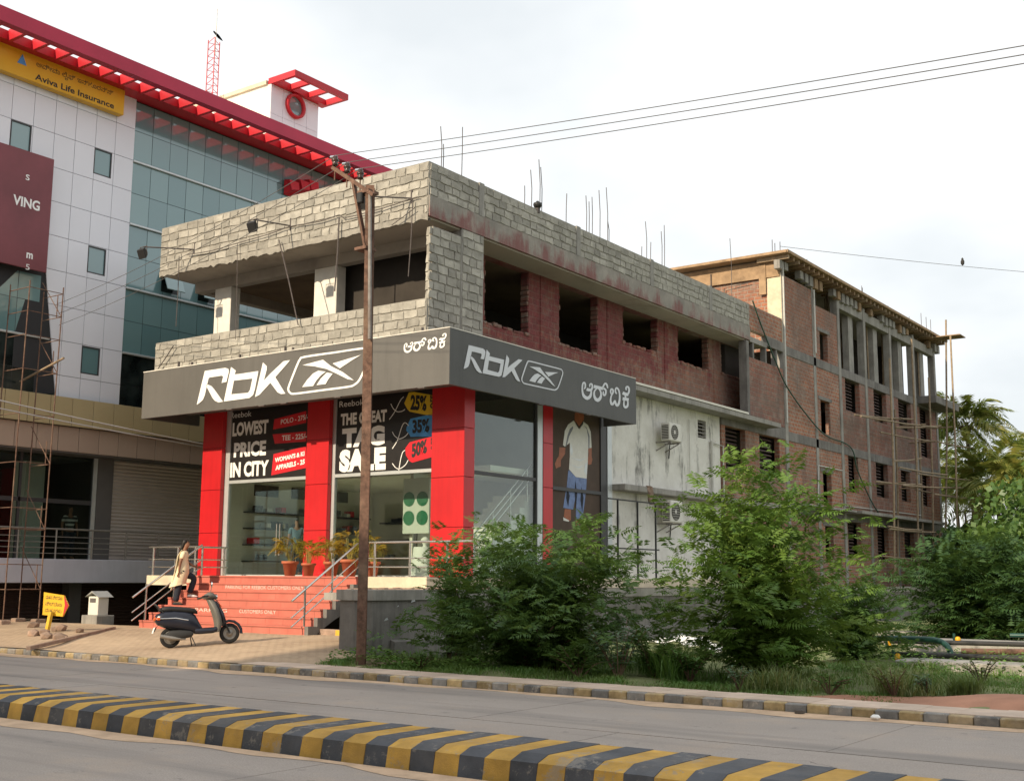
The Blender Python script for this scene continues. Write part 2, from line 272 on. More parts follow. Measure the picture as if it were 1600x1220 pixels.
# ---------------------------------------------------------------- mesh helpers
class MB:
    def __init__(s): s.v = []; s.f = []; s.s = []
    def add(s, vs, fs, smooth=False):
        o = len(s.v); s.v += [tuple(v) for v in vs]; s.f += [tuple(i+o for i in f) for f in fs]; s.s += [smooth]*len(fs); return s
    def box(s, x0, x1, y0, y1, z0, z1):
        return s.add([(x0,y0,z0),(x1,y0,z0),(x1,y1,z0),(x0,y1,z0),(x0,y0,z1),(x1,y0,z1),(x1,y1,z1),(x0,y1,z1)],
                     [(0,3,2,1),(4,5,6,7),(0,1,5,4),(1,2,6,5),(2,3,7,6),(3,0,4,7)])
    def cbox(s, c, d, bev=0):
        x, y, z = c; a, b, h = d[0]/2, d[1]/2, d[2]/2
        return s.box(x-a, x+a, y-b, y+b, z-h, z+h)
    def bbox(s, x0, x1, y0, y1, z0, z1, b=.01):
        """box with its edges chamfered"""
        pts = []
        for sx in (0, 1):
            for sy in (0, 1):
                for sz in (0, 1):
                    X, Y, Z = (x0, x1)[sx], (y0, y1)[sy], (z0, z1)[sz]; dx, dy, dz = (b, -b)[sx], (b, -b)[sy], (b, -b)[sz]
                    pts += [(X, Y+dy, Z+dz), (X+dx, Y, Z+dz), (X+dx, Y+dy, Z)]
        bm = bmesh.new()
        for p in pts: bm.verts.new(p)
        r = bmesh.ops.convex_hull(bm, input=bm.verts); bmesh.ops.dissolve_limit(bm, angle_limit=.02, verts=bm.verts, edges=bm.edges)
        bm.verts.index_update(); s.add([v.co[:] for v in bm.verts], [[v.index for v in f.verts] for f in bm.faces]); bm.free(); return s
    def tube(s, pts, r, n=8, cap=True):
        pts = [Vector(p) for p in pts]; k = len(pts); rr = r if isinstance(r, (list, tuple)) else [r]*k
        vs, fs = [], []
        d0 = (pts[1]-pts[0]).normalized(); a = d0.orthogonal().normalized()
        for i, p in enumerate(pts):
            d = (pts[min(i+1, k-1)]-pts[max(i-1, 0)]).normalized(); a = (a-d*a.dot(d)).normalized(); b = d.cross(a)
            for j in range(n):
                t = 2*math.pi*j/n; vs.append(p+(a*math.cos(t)+b*math.sin(t))*rr[i])
        for i in range(k-1):
            for j in range(n): fs.append((i*n+j, i*n+(j+1) % n, (i+1)*n+(j+1) % n, (i+1)*n+j))
        s.add(vs, fs, n > 5)
        if cap: s.add(vs[:n], [tuple(range(n))[::-1]]); s.add(vs[-n:], [tuple(range(n))])
        return s
    def bar(s, a, b, w, h=None, up=(0, 0, 1)):
        """square bar from a to b"""
        h = h or w; a, b = Vector(a), Vector(b); d = (b-a).normalized(); u = Vector(up)
        if abs(d.dot(u)) > .98: u = Vector((0, 1, 0))
        l = d.cross(u).normalized(); u = l.cross(d)
        vs = [p+l*(sx*w/2)+u*(sz*h/2) for p in (a, b) for sx, sz in ((-1,-1),(1,-1),(1,1),(-1,1))]
        return s.add(vs, [(0,1,2,3)[::-1],(4,5,6,7),(0,1,5,4),(1,2,6,5),(2,3,7,6),(3,0,4,7)])
    def loft(s, rings, closed=True, caps=True, smooth=True):
        n = len(rings[0]); vs = [p for r in rings for p in r]; fs = []
        for i in range(len(rings)-1):
            for j in range(n if closed else n-1): fs.append((i*n+j, i*n+(j+1) % n, (i+1)*n+(j+1) % n, (i+1)*n+j))
        s.add(vs, fs, smooth)
        if caps: s.add(rings[0], [tuple(range(n))[::-1]]); s.add(rings[-1], [tuple(range(n))])
        return s
    def lathe(s, prof, c=(0, 0, 0), n=16):
        return s.loft([[(c[0]+r*math.cos(2*math.pi*j/n), c[1]+r*math.sin(2*math.pi*j/n), c[2]+z) for j in range(n)] for r, z in prof])
    def poly(s, pts, nrm, th, holes=()):
        """flat outline (3D points, counter-clockwise seen from nrm) given thickness th along nrm"""
        nrm = Vector(nrm); loops = [[Vector(p) for p in pts]]+[[Vector(p) for p in h] for h in holes]
        flat = [p for l in loops for p in l]; tri = tessellate_polygon(loops); n = len(flat)
        fs = []
        for t in tri:
            a, b, c = [flat[i] for i in t]
            fs.append(tuple(t) if (b-a).cross(c-a).dot(nrm) > 0 else tuple(t[::-1]))
        vs = [p+nrm*th for p in flat]+flat; s.add(vs, fs); o = 0
        for l in loops:
            k = len(l); s.add([p+nrm*th for p in l]+l, [(j, (j+1) % k, k+(j+1) % k, k+j) for j in range(k)]); o += k
        return s
def mesh(name, mb, mt, org=(0, 0, 0)):
    me = bpy.data.meshes.new(name); o = Vector(org)
    me.from_pydata([(v[0]-o.x, v[1]-o.y, v[2]-o.z) for v in mb.v], [], mb.f)
    if any(mb.s): me.polygons.foreach_set('use_smooth', mb.s)
    if mt: me.materials.append(M[mt])
    me.update(); return me
def link(name, data, parent=None, loc=None, rz=0.):
    o = bpy.data.objects.new(name, data); COL.objects.link(o)
    if parent is not None: o.parent = parent
    if loc is not None: o.location = loc
    if rz: o.rotation_euler.z = rz
    return o
def tag(o, label, cat, group=None):
    o['label'] = label; o['category'] = cat
    if group: o['group'] = group
    return o
def thing(name, loc, label, cat, group=None, rz=0.):
    o = link(name, None, None, loc, rz); o.empty_display_size = .2; tag(o, label, cat, group); o['_o'] = list(loc); return o
def org(o):
    """world origin of an unrotated thing or part"""
    v = Vector((0, 0, 0))
    while o is not None: v += o.location; o = o.parent
    return v
def part(name, mb, mt, parent, label=None):
    """mb in world coordinates, parent an unrotated thing or part"""
    me = mesh(name, mb, mt, org(parent)); o = link(name, me, parent)
    if label: o['label'] = label
    return o
def lpart(name, mb, mt, parent):
    """mb in the thing's own coordinates"""
    return link(name, mesh(name, mb, mt), parent)
def solo(name, mb, mt, label, cat, group=None, base=None):
    vs = np.array(mb.v); b = base or ((vs[:,0].min()+vs[:,0].max())/2, (vs[:,1].min()+vs[:,1].max())/2, vs[:,2].min())
    o = link(name, mesh(name, mb, mt, b), None, b); return tag(o, label, cat, group)
def struct(name, mb, mt, parent=None):
    o = link(name, mesh(name, mb, mt), parent); o['kind'] = 'structure'; return o
def copies(name, me, parent, locs):
    out = []
    for l in locs: out.append(link(name, me, parent, Vector(l)-org(parent) if parent else l))
    return out
def copy_tree(o, parent=None):
    c = o.copy(); COL.objects.link(c); c.parent = parent
    for ch in list(o.children): copy_tree(ch, c)
    return c
def npmesh(name, V, Fq, mt, org=(0, 0, 0)):
    me = bpy.data.meshes.new(name); V = np.asarray(V, np.float32)-np.array(org, np.float32); Fq = np.asarray(Fq, np.int32); k = Fq.shape[1]
    me.vertices.add(len(V)); me.vertices.foreach_set('co', V.ravel()); me.loops.add(Fq.size); me.loops.foreach_set('vertex_index', Fq.ravel())
    me.polygons.add(len(Fq)); me.polygons.foreach_set('loop_start', np.arange(0, Fq.size, k, dtype=np.int32)); me.polygons.foreach_set('loop_total', np.full(len(Fq), k, np.int32))
    me.materials.append(M[mt]); me.update(calc_edges=True); return me
def wall(mb, axis, at, th, a0, a1, z0, z1, holes=()):
    """upright wall with rectangular openings; axis 'x': plane x=at running along y; the wall lies from at to at+th"""
    A = sorted({a0, a1, *[h[0] for h in holes], *[h[1] for h in holes]}); Z = sorted({z0, z1, *[h[2] for h in holes], *[h[3] for h in holes]})
    A = [a for a in A if a0 <= a <= a1]; Z = [z for z in Z if z0 <= z <= z1]
    def solid(i, k):
        if not (0 <= i < len(A)-1 and 0 <= k < len(Z)-1): return False
        a, z = (A[i]+A[i+1])/2, (Z[k]+Z[k+1])/2
        return not any(h[0] < a < h[1] and h[2] < z < h[3] for h in holes)
    def q(*p): mb.add([(at+d, a, z) if axis == 'x' else (a, at+d, z) for d, a, z in p], [(0, 1, 2, 3)])
    for i in range(len(A)-1):
        for k in range(len(Z)-1):
            if not solid(i, k): continue
            a, b, c, d = A[i], A[i+1], Z[k], Z[k+1]
            q((0,a,c),(0,b,c),(0,b,d),(0,a,d)); q((th,a,c),(th,a,d),(th,b,d),(th,b,c))
            if not solid(i-1, k): q((0,a,c),(0,a,d),(th,a,d),(th,a,c))
            if not solid(i+1, k): q((0,b,c),(th,b,c),(th,b,d),(0,b,d))
            if not solid(i, k-1): q((0,a,c),(th,a,c),(th,b,c),(0,b,c))
            if not solid(i, k+1): q((0,a,d),(0,b,d),(th,b,d),(th,a,d))
    return mb
_fc = {}
def text_mesh(body, offset=.0):
    """outline font -> list of 2D points and faces, box normalised to width and height"""
    k = (body, offset)
    if k in _fc: return _fc[k]
    c = bpy.data.curves.new('lettering', 'FONT'); c.body = body; c.offset = offset; c.resolution_u = 3
    o = bpy.data.objects.new('lettering', c); COL.objects.link(o); dg = bpy.context.evaluated_depsgraph_get(); dg.update()
    me = bpy.data.meshes.new_from_object(o.evaluated_get(dg)); v = [(p.co.x, p.co.y) for p in me.vertices]; f = [tuple(p.vertices) for p in me.polygons]
    bpy.data.objects.remove(o); bpy.data.curves.remove(c); bpy.data.meshes.remove(me)
    if not v: v = [(0, 0), (1, 0), (1, 1)]; f = [(0, 1, 2)]
    x0, x1 = min(p[0] for p in v), max(p[0] for p in v); y0, y1 = min(p[1] for p in v), max(p[1] for p in v)
    v = [((x-x0)/(x1-x0), (y-y0)/(y1-y0)) for x, y in v]; _fc[k] = (v, f); return v, f
def lettering(name, body, o, u, v, mt, parent, offset=.02):
    """text laid on the parallelogram o, o+u, o+v"""
    o, u, v = Vector(o), Vector(u), Vector(v); vs, fs = text_mesh(body, offset); nw = len(body.split()); cuts = []
    if nw > 1:                                # one part for each word
        iv = sorted((min(vs[i][0] for i in f), max(vs[i][0] for i in f)) for f in fs); end = iv[0][1]; gaps = []
        for a, b in iv:
            if a > end: gaps.append((a-end, (a+end)/2))
            end = max(end, b)
        cuts = sorted(g[1] for g in sorted(gaps)[-(nw-1):])
    groups = {}
    for f in fs:
        c = sum(vs[i][0] for i in f)/len(f); groups.setdefault(sum(c > k for k in cuts), []).append(f)
    out = None
    for g in groups.values():
        used = sorted({i for f in g for i in f}); ix = {k: j for j, k in enumerate(used)}; mb = MB()
        mb.add([o+u*vs[i][0]+v*vs[i][1] for i in used], [tuple(ix[i] for i in f) for f in g]); out = part(name, mb, mt, parent)
    return out
def ribbon(pts, wd, plane, closed=False):
    """stroke outlines along 2D points: returns list of 2D quads"""
    out = []; n = len(pts); P2 = [Vector(p) for p in pts]; L, R = [], []
    for i in range(n):
        a = P2[(i-1) % n if closed else max(i-1, 0)]; b = P2[(i+1) % n if closed else min(i+1, n-1)]
        d = (b-a).normalized(); nn = Vector((-d.y, d.x)); w_ = (wd[i] if isinstance(wd, (list, tuple)) else wd)/2; L.append(P2[i]+nn*w_); R.append(P2[i]-nn*w_)
    for i in range(n if closed else n-1):
        j = (i+1) % n; out.append([L[i], L[j], R[j], R[i]])
    return out
def smooth_pts(pts, k=4, closed=False):
    n = len(pts); out = []
    for i in range(n if closed else n-1):
        p = [Vector(pts[(i+d) % n]) if closed else Vector(pts[min(max(i+d, 0), n-1)]) for d in (-1, 0, 1, 2)]
        for j in range(k):
            t = j/k; out.append(.5*((2*p[1])+(p[2]-p[0])*t+(2*p[0]-5*p[1]+4*p[2]-p[3])*t*t+(3*p[1]-p[0]-3*p[2]+p[3])*t**3))
    if not closed: out.append(Vector(pts[-1]))
    return out
def catenary(a, b, sag, n=16):
    a, b = Vector(a), Vector(b); return [a.lerp(b, t/n)-Vector((0, 0, sag*4*(t/n)*(1-t/n))) for t in range(n+1)]
# ---------------------------------------------------------------- the ground, road, kerbs
KY = 15.2                                    # kerb line
def fz(y):                                   # forecourt height
    for (a, za), (b, zb) in zip(PROF, PROF[1:]):
        if a <= y <= b: return za+(zb-za)*(y-a)/(b-a)
    return PROF[-1][1] if y > PROF[-1][0] else PROF[0][1]
PROF = [(15.2, .125), (15.75, .125), (16.6, .185), (17.9, .285), (19.2, .345), (20.2, .36), (24, .36)]
mb = MB().add([(-900,-900,-.06),(900,-900,-.06),(900,1500,-.06),(-900,1500,-.06)], [(0,1,2,3)]); struct('ground', mb, 'terrain')
# road slabs of concrete
mb = MB().add([(-120,-14,-.02),(120,-14,-.02),(120,15.25,-.02),(-120,15.25,-.02)], [(0,1,2,3)]); road = struct('road', mb, 'road_joint')
lanes = [(9.75, 12.0), (12.012, 15.06), (5.6, 8.48), (2.3, 5.588), (-1.2, 2.288), (-6, -1.212)]
for li, (y0, y1) in enumerate(lanes):
    x = -62+li*1.7
    while x < 40:
        L = 4.6+random.uniform(-.2, .2); part('road_slab', MB().box(x, x+L-.012, y0, y1, -.05, random.uniform(-.003, .003)), 'road', road); x += L
# dust lying along the kerb foot, uneven inner edge
vs, fs = [], []; N = 260
for i in range(N+1):
    x = -60+i*.36; wv = .28+.16*math.sin(x*.7)+.10*math.sin(x*2.9)+random.uniform(0, .06); vs += [(x, KY-.02, .012), (x, KY-.02-max(wv, .1), .0045)]
for i in range(N): fs.append((2*i, 2*i+1, 2*i+3, 2*i+2))
struct('dust_strip', MB().add(vs, fs), 'dust')
vs, fs = [], []
for i in range(N+1):
    x = -50+i*.36; wv = .25+.12*math.sin(x*.9)+.08*math.sin(x*3.3); vs += [(x, 8.46, .01), (x, 8.46-max(wv, .1), .0045)]
for i in range(N): fs.append((2*i, 2*i+1, 2*i+3, 2*i+2))
struct('dust_strip', MB().add(vs, fs), 'dust')
# pavement: kerb stones and slabs
pav = struct('pavement', MB().box(-90, 60, KY+.13, 16.15, -.05, .10), 'dust')
x = -62.0; i = 0
while x < 22:
    L = .30 if x > -26 else .34
    y = MB().bbox(x+.004, x+L-.004, KY+random.uniform(-.008, .008), KY+.13, -.04, .118+random.uniform(-.006, .006), .014)
    part('kerb_stone', y, ('kerb_yellow', 'kerb_grey')[i % 2], pav); x += L; i += 1
x = -17.2
while x < 14:
    L = .46
    for yy in (15.335,):
        part('paving_slab', MB().bbox(x+.004, x+L-.004, yy, 16.08+random.uniform(-.03, .03), .04, .128+random.uniform(-.004, .004), .006), 'pavement_slab', pav)
    x += L
# forecourt of small interlocking pavers, rising to the steps
vs, fs = [], []; xs = [-60+.6*i for i in range(76)]; ys = [15.33+.22*i for i in range(33)]
for yy in ys:
    for xx in xs: q_ = min(max((xx+17.2)/2.0, 0), 1) if yy < 18.0 else 0; vs.append((xx, yy, fz(yy)*(1-q_)+.115*q_+.006*math.sin(xx*1.9+yy)+.006*math.sin(yy*3.1-xx*.7)))
nx = len(xs)
for j in range(len(ys)-1):
    for i_ in range(nx-1):
        if (xs[i_] < -17.3 and (ys[j] < 20.7 or xs[i_] < -33)) or (ys[j] < 17.7 and xs[i_] < -15.3): fs.append((j*nx+i_, j*nx+i_+1, (j+1)*nx+i_+1, (j+1)*nx+i_))
struct('forecourt', MB().add(vs, fs, True), 'forecourt')
# vacant lot
def lz(x, y): return .10+.05*math.sin(x*.8+1)*math.sin(y*.6)+.035*math.sin(x*2.1+y*1.3)+.03*math.sin(y*2.7)
vs, fs = [], []; xs = [-17.0+.5*i for i in range(115)]; ys = [16.02+.5*i for i in range(110)]; nx = len(xs)
for yy in ys:
    for xx in xs: vs.append((xx, yy, lz(xx, yy) if yy > 16.3 else .09))
for j in range(len(ys)-1):
    for i_ in range(nx-1): fs.append((j*nx+i_, j*nx+i_+1, (j+1)*nx+i_+1, (j+1)*nx+i_))
struct('vacant_lot', MB().add(vs, fs, True), 'lot')
vs = [(-7.0,16.2,.15),(-5.4,16.12,.155),(8,16.12,.155),(8,18.3,.16),(-1.5,18.2,.165),(-4.0,17.6,.165),(-5.8,16.9,.16)]
vs2 = [(a, b, lz(a, b)+.05) for a, b, c in vs]
bm = bmesh.new()
g = []
for i_ in range(41):
    for j in range(13):
        xx, yy = -6.8+i_*.36, 16.12+j*.17; edge = 1.75+.35*math.sin(xx*1.3)+.2*math.sin(xx*3.1)
        g.append(bm.verts.new((xx, yy, max(lz(xx, yy), .09)*min(1, .6+(yy-16.1))+.012+(.025 if (yy-16.1) < edge*min(1, (xx+7)/2.5) else -.09))))
for i_ in range(40):
    for j in range(12): bm.faces.new((g[i_*13+j], g[(i_+1)*13+j], g[(i_+1)*13+j+1], g[i_*13+j+1]))
me = bpy.data.meshes.new('red_soil'); bm.to_mesh(me); bm.free(); me.materials.append(M['earth']); me.polygons.foreach_set('use_smooth', [True]*len(me.polygons)); o = link('red_soil', me); o['kind'] = 'structure'
# road divider: black and yellow chamfered blocks
med = thing('road_divider', (-8, 9.1, 0), 'low concrete road divider painted in black and yellow bands along the road', 'road divider')
prof = [(8.52, -.04), (8.56, .18), (8.72, .235), (9.55, .235), (9.68, .18), (9.70, -.04)]
x = -52.0; i = 0; ml = .278
proto = {}
while x < 20:
    cidx = i % 2
    v = random.randrange(3); key = (cidx, v)
    if key not in proto:
        j = [random.uniform(-.006, .006) for _ in range(4)]
        proto[key] = mesh('divider_block', MB().loft([[(dx, a-9.1+j[k % 4], b+j[(k+1) % 4]*.6) for k, (a, b) in enumerate(prof)] for dx in (.0015, ml-.0015)], smooth=False), ('median_yellow', 'median_black')[cidx])
    link('divider_block', proto[key], med, (x+8, 0, 0)); x += ml; i += 1
# ---------------------------------------------------------------- the shop building
shop = thing('shop_building', (-24, 30, 0), 'red-columned corner shop with an unfinished block upper storey above its grey fascia', 'building')
YP, XS, XW_ = 22.6, -18.9, -19.87                         # parapet front plane, side plane
XL = -29.6
# --- block work: individual concrete blocks on a mortar core
_bk = {}
def block_mesh(axis, L, H, k, mt='block'):
    key = (axis, round(L, 2), round(H, 3), k, mt)
    if key not in _bk:
        rnd = random.Random(hash(key) % 9999); mb = MB(); d = .024; n = []
        def j(s_=.018): return rnd.uniform(-s_, s_)
        hx, hz = L/2, H/2
        ring = [(-hx+j(), -hz+j()), (j()*2, -hz+j()), (hx+j(), -hz+j()), (hx+j(), j()*2), (hx+j(), hz+j()), (j()*2, hz+j()), (-hx+j(), hz+j()), (-hx+j(), j()*2)]
        def pt(a, z, o): return (a, o, z) if axis == 'y' else (-o, a, z)
        back = [pt(a, z, .02) for a, z in ring]; mid = [pt(a, z, -d*.55) for a, z in ring]; fr = [pt(a*.965, z*.93, -d+j(.007)) for a, z in ring]
        if axis == 'y': mb.loft([back, mid, fr], smooth=False)
        else: mb.loft([back, mid, fr], smooth=False)
        _bk[key] = mesh('block', mb, mt)
    return _bk[key]
stuff_blocks = []
def block_face(parent, axis, at, a0, a1, z0, z1, course=.232, lens=(.38, .46, .33, .42), gap=.032, start=0, limit=None):
    """lay blocks over a wall face; returns how many"""
    n = 0; rows = max(1, round((z1-z0)/course)); ch = (z1-z0)/rows
    for r in range(rows):
        a = a0 - (random.uniform(.05, .25) if r % 2 else 0); z = z0+ch*(r+.5)
        while a < a1-.06:
            L = random.choice(lens); b0, b1 = max(a, a0+.01), min(a+L, a1-.01); a += L
            l = b1-b0-gap
            if l < .07: continue
            l = round(l*25)/25; hh = ch-gap; me = block_mesh(axis, l, hh, random.randrange(3))
            c = (b0+b1)/2; zz = z+random.uniform(-.008, .008)
            loc = Vector((c, at, zz)) if axis == 'y' else Vector((at, c, zz))
            if limit is not None and c > limit: stuff_blocks.append((me, loc))
            else: link('block', me, parent, loc-org(parent))
            n += 1
    return n
par = part('parapet', wall(wall(MB(), 'y', YP, .2, XL, XS, 10.87, 12.315), 'x', XS, -.2, YP+.201, 42.1, 10.87, 12.315).box(XL-.0, XL+.2, YP+.201, 42.1, 10.87, 12.315), 'mortar', shop)
block_face(par, 'y', YP, XL, XS, 10.92, 12.29)
block_face(par, 'x', XS, YP+.02, 42.05, 11.42, 12.29, limit=33)
part('lintel_band', MB().box(XS-.05, XS+.035, YP+.02, 42.1, 10.86, 11.41), 'lintel_red', shop)
# vertical concrete ties in the side parapet
for yy in (24.7, 29.6, 34.2, 38.6): part('tie_column', MB().box(XS-.1, XS+.042, yy, yy+.22, 11.40, 12.33), 'concrete', shop)
brs = part('breast_wall', wall(MB(), 'y', YP, .2, XL, XS, 7.72, 8.70).box(XL, XL+.2, YP+.201, 26.5, 7.72, 8.70), 'mortar', shop)
block_face(brs, 'y', YP, XL, XS, 7.74, 8.69)
ret = part('end_wall', MB().box(XS-.2, XS, YP+.203, 24.95, 7.72, 10.63), 'mortar', shop)
block_face(ret, 'x', XS, YP+.02, 23.95, 7.75, 10.62); ep_ = part('end_pier', MB().box(XS-.35, XS+.01, 23.98, 24.95, 7.73, 10.868), 'concrete', shop); block_face(ep_, 'x', XS+.01, 24.0, 24.94, 7.76, 10.85, lens=(.40, .30, .47), gap=.03)
block_face(ret, 'y', YP+.2, XS-.22, XS-.01, 8.72, 10.62, lens=(.24,), gap=.03)
bm = bmesh.new()
for me, loc in stuff_blocks:
    n0 = len(bm.verts); bm.from_mesh(me); bm.verts.ensure_lookup_table()
    for v in bm.verts[n0:]: v.co += loc-org(par)
me = bpy.data.meshes.new('far_blocks'); bm.to_mesh(me); bm.free(); me.materials.append(M['block']); o = link('far_blocks', me, par); o['kind'] = 'stuff'
# slabs, beams
part('roof_slab', MB().box(XL+.201, XS-.201, YP+.201, 43.7, 10.87, 11.02), 'soffit', shop)
part('soffit_slab', MB().box(XL+.02, XS-.05, YP+.03, 43.7, 10.815, 10.868), 'soffit', shop)
part('canopy_edge', MB().box(XS-.05, XS+.02, 42.101, 43.7, 10.816, 11.02), 'concrete', shop)
part('front_beam', MB().box(XL+.15, XS-.36, 23.86, 24.16, 10.5, 10.814), 'soffit', shop)
part('cross_beam', MB().box(XL+.16, XL+.46, 24.161, 40, 10.5, 10.813), 'soffit', shop)
part('first_floor_slab', MB().box(-29.4, -18.3, 22.24, 43.5, 7.56, 7.719), 'concrete', shop)
# small stubs hanging below the parapet edge
for px, py in ((287, 412), (383, 392), (541, 354), (662, 322)):
    q = P(px, py, y=YP+.06); part('stub', MB().bbox(q.x-.12, q.x+.12, YP+.01, YP+.2, q.z-.16, 10.86, .02), 'concrete', shop)
# ragged mortar lip under the front parapet
vs, fs = [], []; N = 90
for i in range(N+1):
    x = XL+(XS-XL)*i/N; zz = 10.80-.05*random.random()-.04*(random.random() > .8); vs += [(x, YP-.02, 10.93), (x, YP-.015, zz), (x, YP+.10, zz+.01), (x, YP+.10, 10.815)]
for i in range(N):
    for k in range(3): fs.append((i*4+k, i*4+k+1, i*4+5+k, i*4+4+k))
part('mortar_lip', MB().add(vs, fs), 'mortar', shop)
# upper columns
for a, b, mt in ((-28.51, -27.77, 'plaster_white'), (-24.2, -23.31, 'plaster_white')):
    part('upper_column', MB().bbox(a, b, 23.87, 24.25, 7.72, 10.499, .015), mt, shop)
for yy in (29, 34):
    for xx in (-28.4, -24.8): part('inner_column', MB().box(xx, xx+.45, yy, yy+.45, 7.72, 10.79), 'interior_brown', shop)
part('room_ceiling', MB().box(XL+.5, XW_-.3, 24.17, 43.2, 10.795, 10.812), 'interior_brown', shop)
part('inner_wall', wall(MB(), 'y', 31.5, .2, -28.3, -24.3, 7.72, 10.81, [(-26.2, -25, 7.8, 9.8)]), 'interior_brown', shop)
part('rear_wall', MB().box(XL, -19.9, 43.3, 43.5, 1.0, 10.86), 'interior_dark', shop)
# --- side storey: red painted masonry with rough openings, set back under the slab
XW = -19.87
wins = [(26.3, 28.5, 8.82, 10.794), (30.15, 32.45, 8.82, 10.794), (34.05, 36.5, 9.52, 10.794), (37.98, 40.5, 9.45, 10.794), (41.55, 44.0, 9.55, 10.794)]
sw = part('side_wall', wall(MB(), 'x', XW, -.28, 24.951, 44.2, 7.72, 10.814, wins), 'red_wall', shop)
for y0, y1, z0, z1 in wins:                 # rough brick edges round every opening
    y = y0-.05
    while y < y1:
        L = random.uniform(.2, .3); part('sill_brick', MB().bbox(XW-.26, XW+random.uniform(.0, .05), y, y+L-.02, z0-.01, z0+random.uniform(.05, .12), .02), 'red_wall' if random.random() < .4 else 'laterite', sw); y += L
    for ys_ in (y0, y1):
        z = z0+.1
        while z < z1-.15:
            h = random.uniform(.14, .2); d = random.uniform(.01, .07); part('jamb_brick', MB().bbox(XW-.27, XW+random.uniform(-.02, .02), ys_-d if ys_ == y1 else ys_-.01, ys_+.01 if ys_ == y1 else ys_+d, z, z+h-.02, .015), 'laterite' if random.random() < .5 else 'red_wall', sw); z += h
for yy in (29.1, 33.0, 36.95, 40.85): part('wall_pier', MB().bbox(XW-.2, XW+.03, yy, yy+.32, 7.73, 10.813, .02), 'red_wall', shop)
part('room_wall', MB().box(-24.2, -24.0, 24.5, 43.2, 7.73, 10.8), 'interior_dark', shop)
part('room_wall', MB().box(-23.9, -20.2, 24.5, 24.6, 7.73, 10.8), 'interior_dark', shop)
# ledge along the side over the white wall
lg = MB(); lg.loft([[(XW+.01, yy, 7.83), (XS+.62, yy, 7.74), (XS+.62, yy, 7.81), (XW+.01, yy, 7.93)] for yy in (31.16, 40.5)], smooth=False); part('ledge', lg, 'plaster_white', shop)
# --- ground floor
part('platform', MB().box(-28.75, -18.3, 22.07, 45, 1.45, 1.72), 'plaster_cream', shop)
part('basement_wall', MB().box(-29.5, -18.4, 26.5, 26.7, -2.0, 1.449), 'shutter_dark', shop)
part('basement_wall', MB().box(-18.6, -18.42, 22.1, 26.4, -2.0, 1.448), 'interior_dark', shop)
part('basement_floor', MB().add([(-33, 20.85, .2), (-17.2, 20.85, .2), (-17.2, 28, -1.9), (-33, 28, -1.9)], [(0, 1, 2, 3)]), 'interior_dark', shop)
jz = [1.72, 2.98, 4.26, 5.52, 6.75]
for a, b in ((-28.71, -27.84), (-24.27, -23.40), (-19.69, -18.61)):
    c = part('red_column', MB().box(a+.02, b-.02, 23.87, 23.97, 1.721, 7.55), 'red_dark', shop)
    for z0, z1 in zip(jz, jz[1:]+[]): part('column_panel', MB().bbox(a, b, 23.85, 24.0 if b < -19 else 24.29, z0+.006, z1-.006, .006), 'red_acp', c)
c = part('red_column', MB().box(-19.2, -18.90, 27.87, 28.32, 1.721, 7.55), 'red_dark', shop)
for z0, z1 in zip(jz, jz[1:]): part('column_panel', MB().bbox(-19.22, -18.88, 27.85, 28.34, z0+.006, z1-.006, .006), 'red_acp', c)
YG = 24.06; TZ = 4.44
bays = [(-27.84, -24.27, .20), (-23.40, -19.69, .12)]
for a, b, jw in bays:
    f = part('shopfront_frame', MB().box(a+.002, a+jw, YG-.06, YG+.05, 1.722, 7.5).box(a+jw+.001, b-.05, YG-.05, YG+.05, TZ, TZ+.09).box(b-.05, b-.002, YG-.05, YG+.05, 1.722, 7.5).box(a+jw+.001, b-.051, YG-.03, YG+.03, 1.722, 1.76), 'aluminium', shop)
    mxs = [a+jw+.001, (P(434, 830, y=YG).x if a < -25 else P(587, 830, y=YG).x), b-.051]
    for m0, m1 in zip(mxs, mxs[1:]): part('glass_pane', MB().box(m0+.006, m1-.006, YG-.006, YG+.006, 1.765, TZ-.004), 'glass_shop', f)
hx = P(436, 830, y=YG).x
for dx in (-.03, .10): part('door_handle', MB().tube([(hx+dx, YG-.07, 2.3), (hx+dx, YG-.07, 3.2)], .018, 8), 'steel', shop)
# side glazing
XG = -18.95
f = part('shopfront_frame', MB().box(XG-.05, XG+.05, 24.51, 24.58, 1.722, 7.5).box(XG-.05, XG+.06, 27.52, 27.849, 1.722, 7.5).box(XG-.04, XG+.05, 24.581, 27.519, TZ-.04, TZ+.05), 'aluminium_dark', shop)
part('frame_strip', MB().box(XG+.061, XG+.075, 27.56, 27.80, 1.722, 7.5), 'aluminium', shop)
part('glass_pane', MB().box(XG-.006, XG+.006, 24.585, 27.515, 1.73, TZ-.045), 'glass_shop', f); part('glass_pane', MB().box(XG-.006, XG+.006, 24.585, 27.515, TZ+.055, 7.5), 'glass_shop', f)
f = part('shopfront_frame', MB().box(XG-.06, XG+.06, 31.0, 31.35, 1.722, 7.5), 'aluminium_dark', shop); part('frame_strip', MB().box(XG-.06, XG+.08, 31.36, 31.62, 1.722, 7.6), 'aluminium', shop)
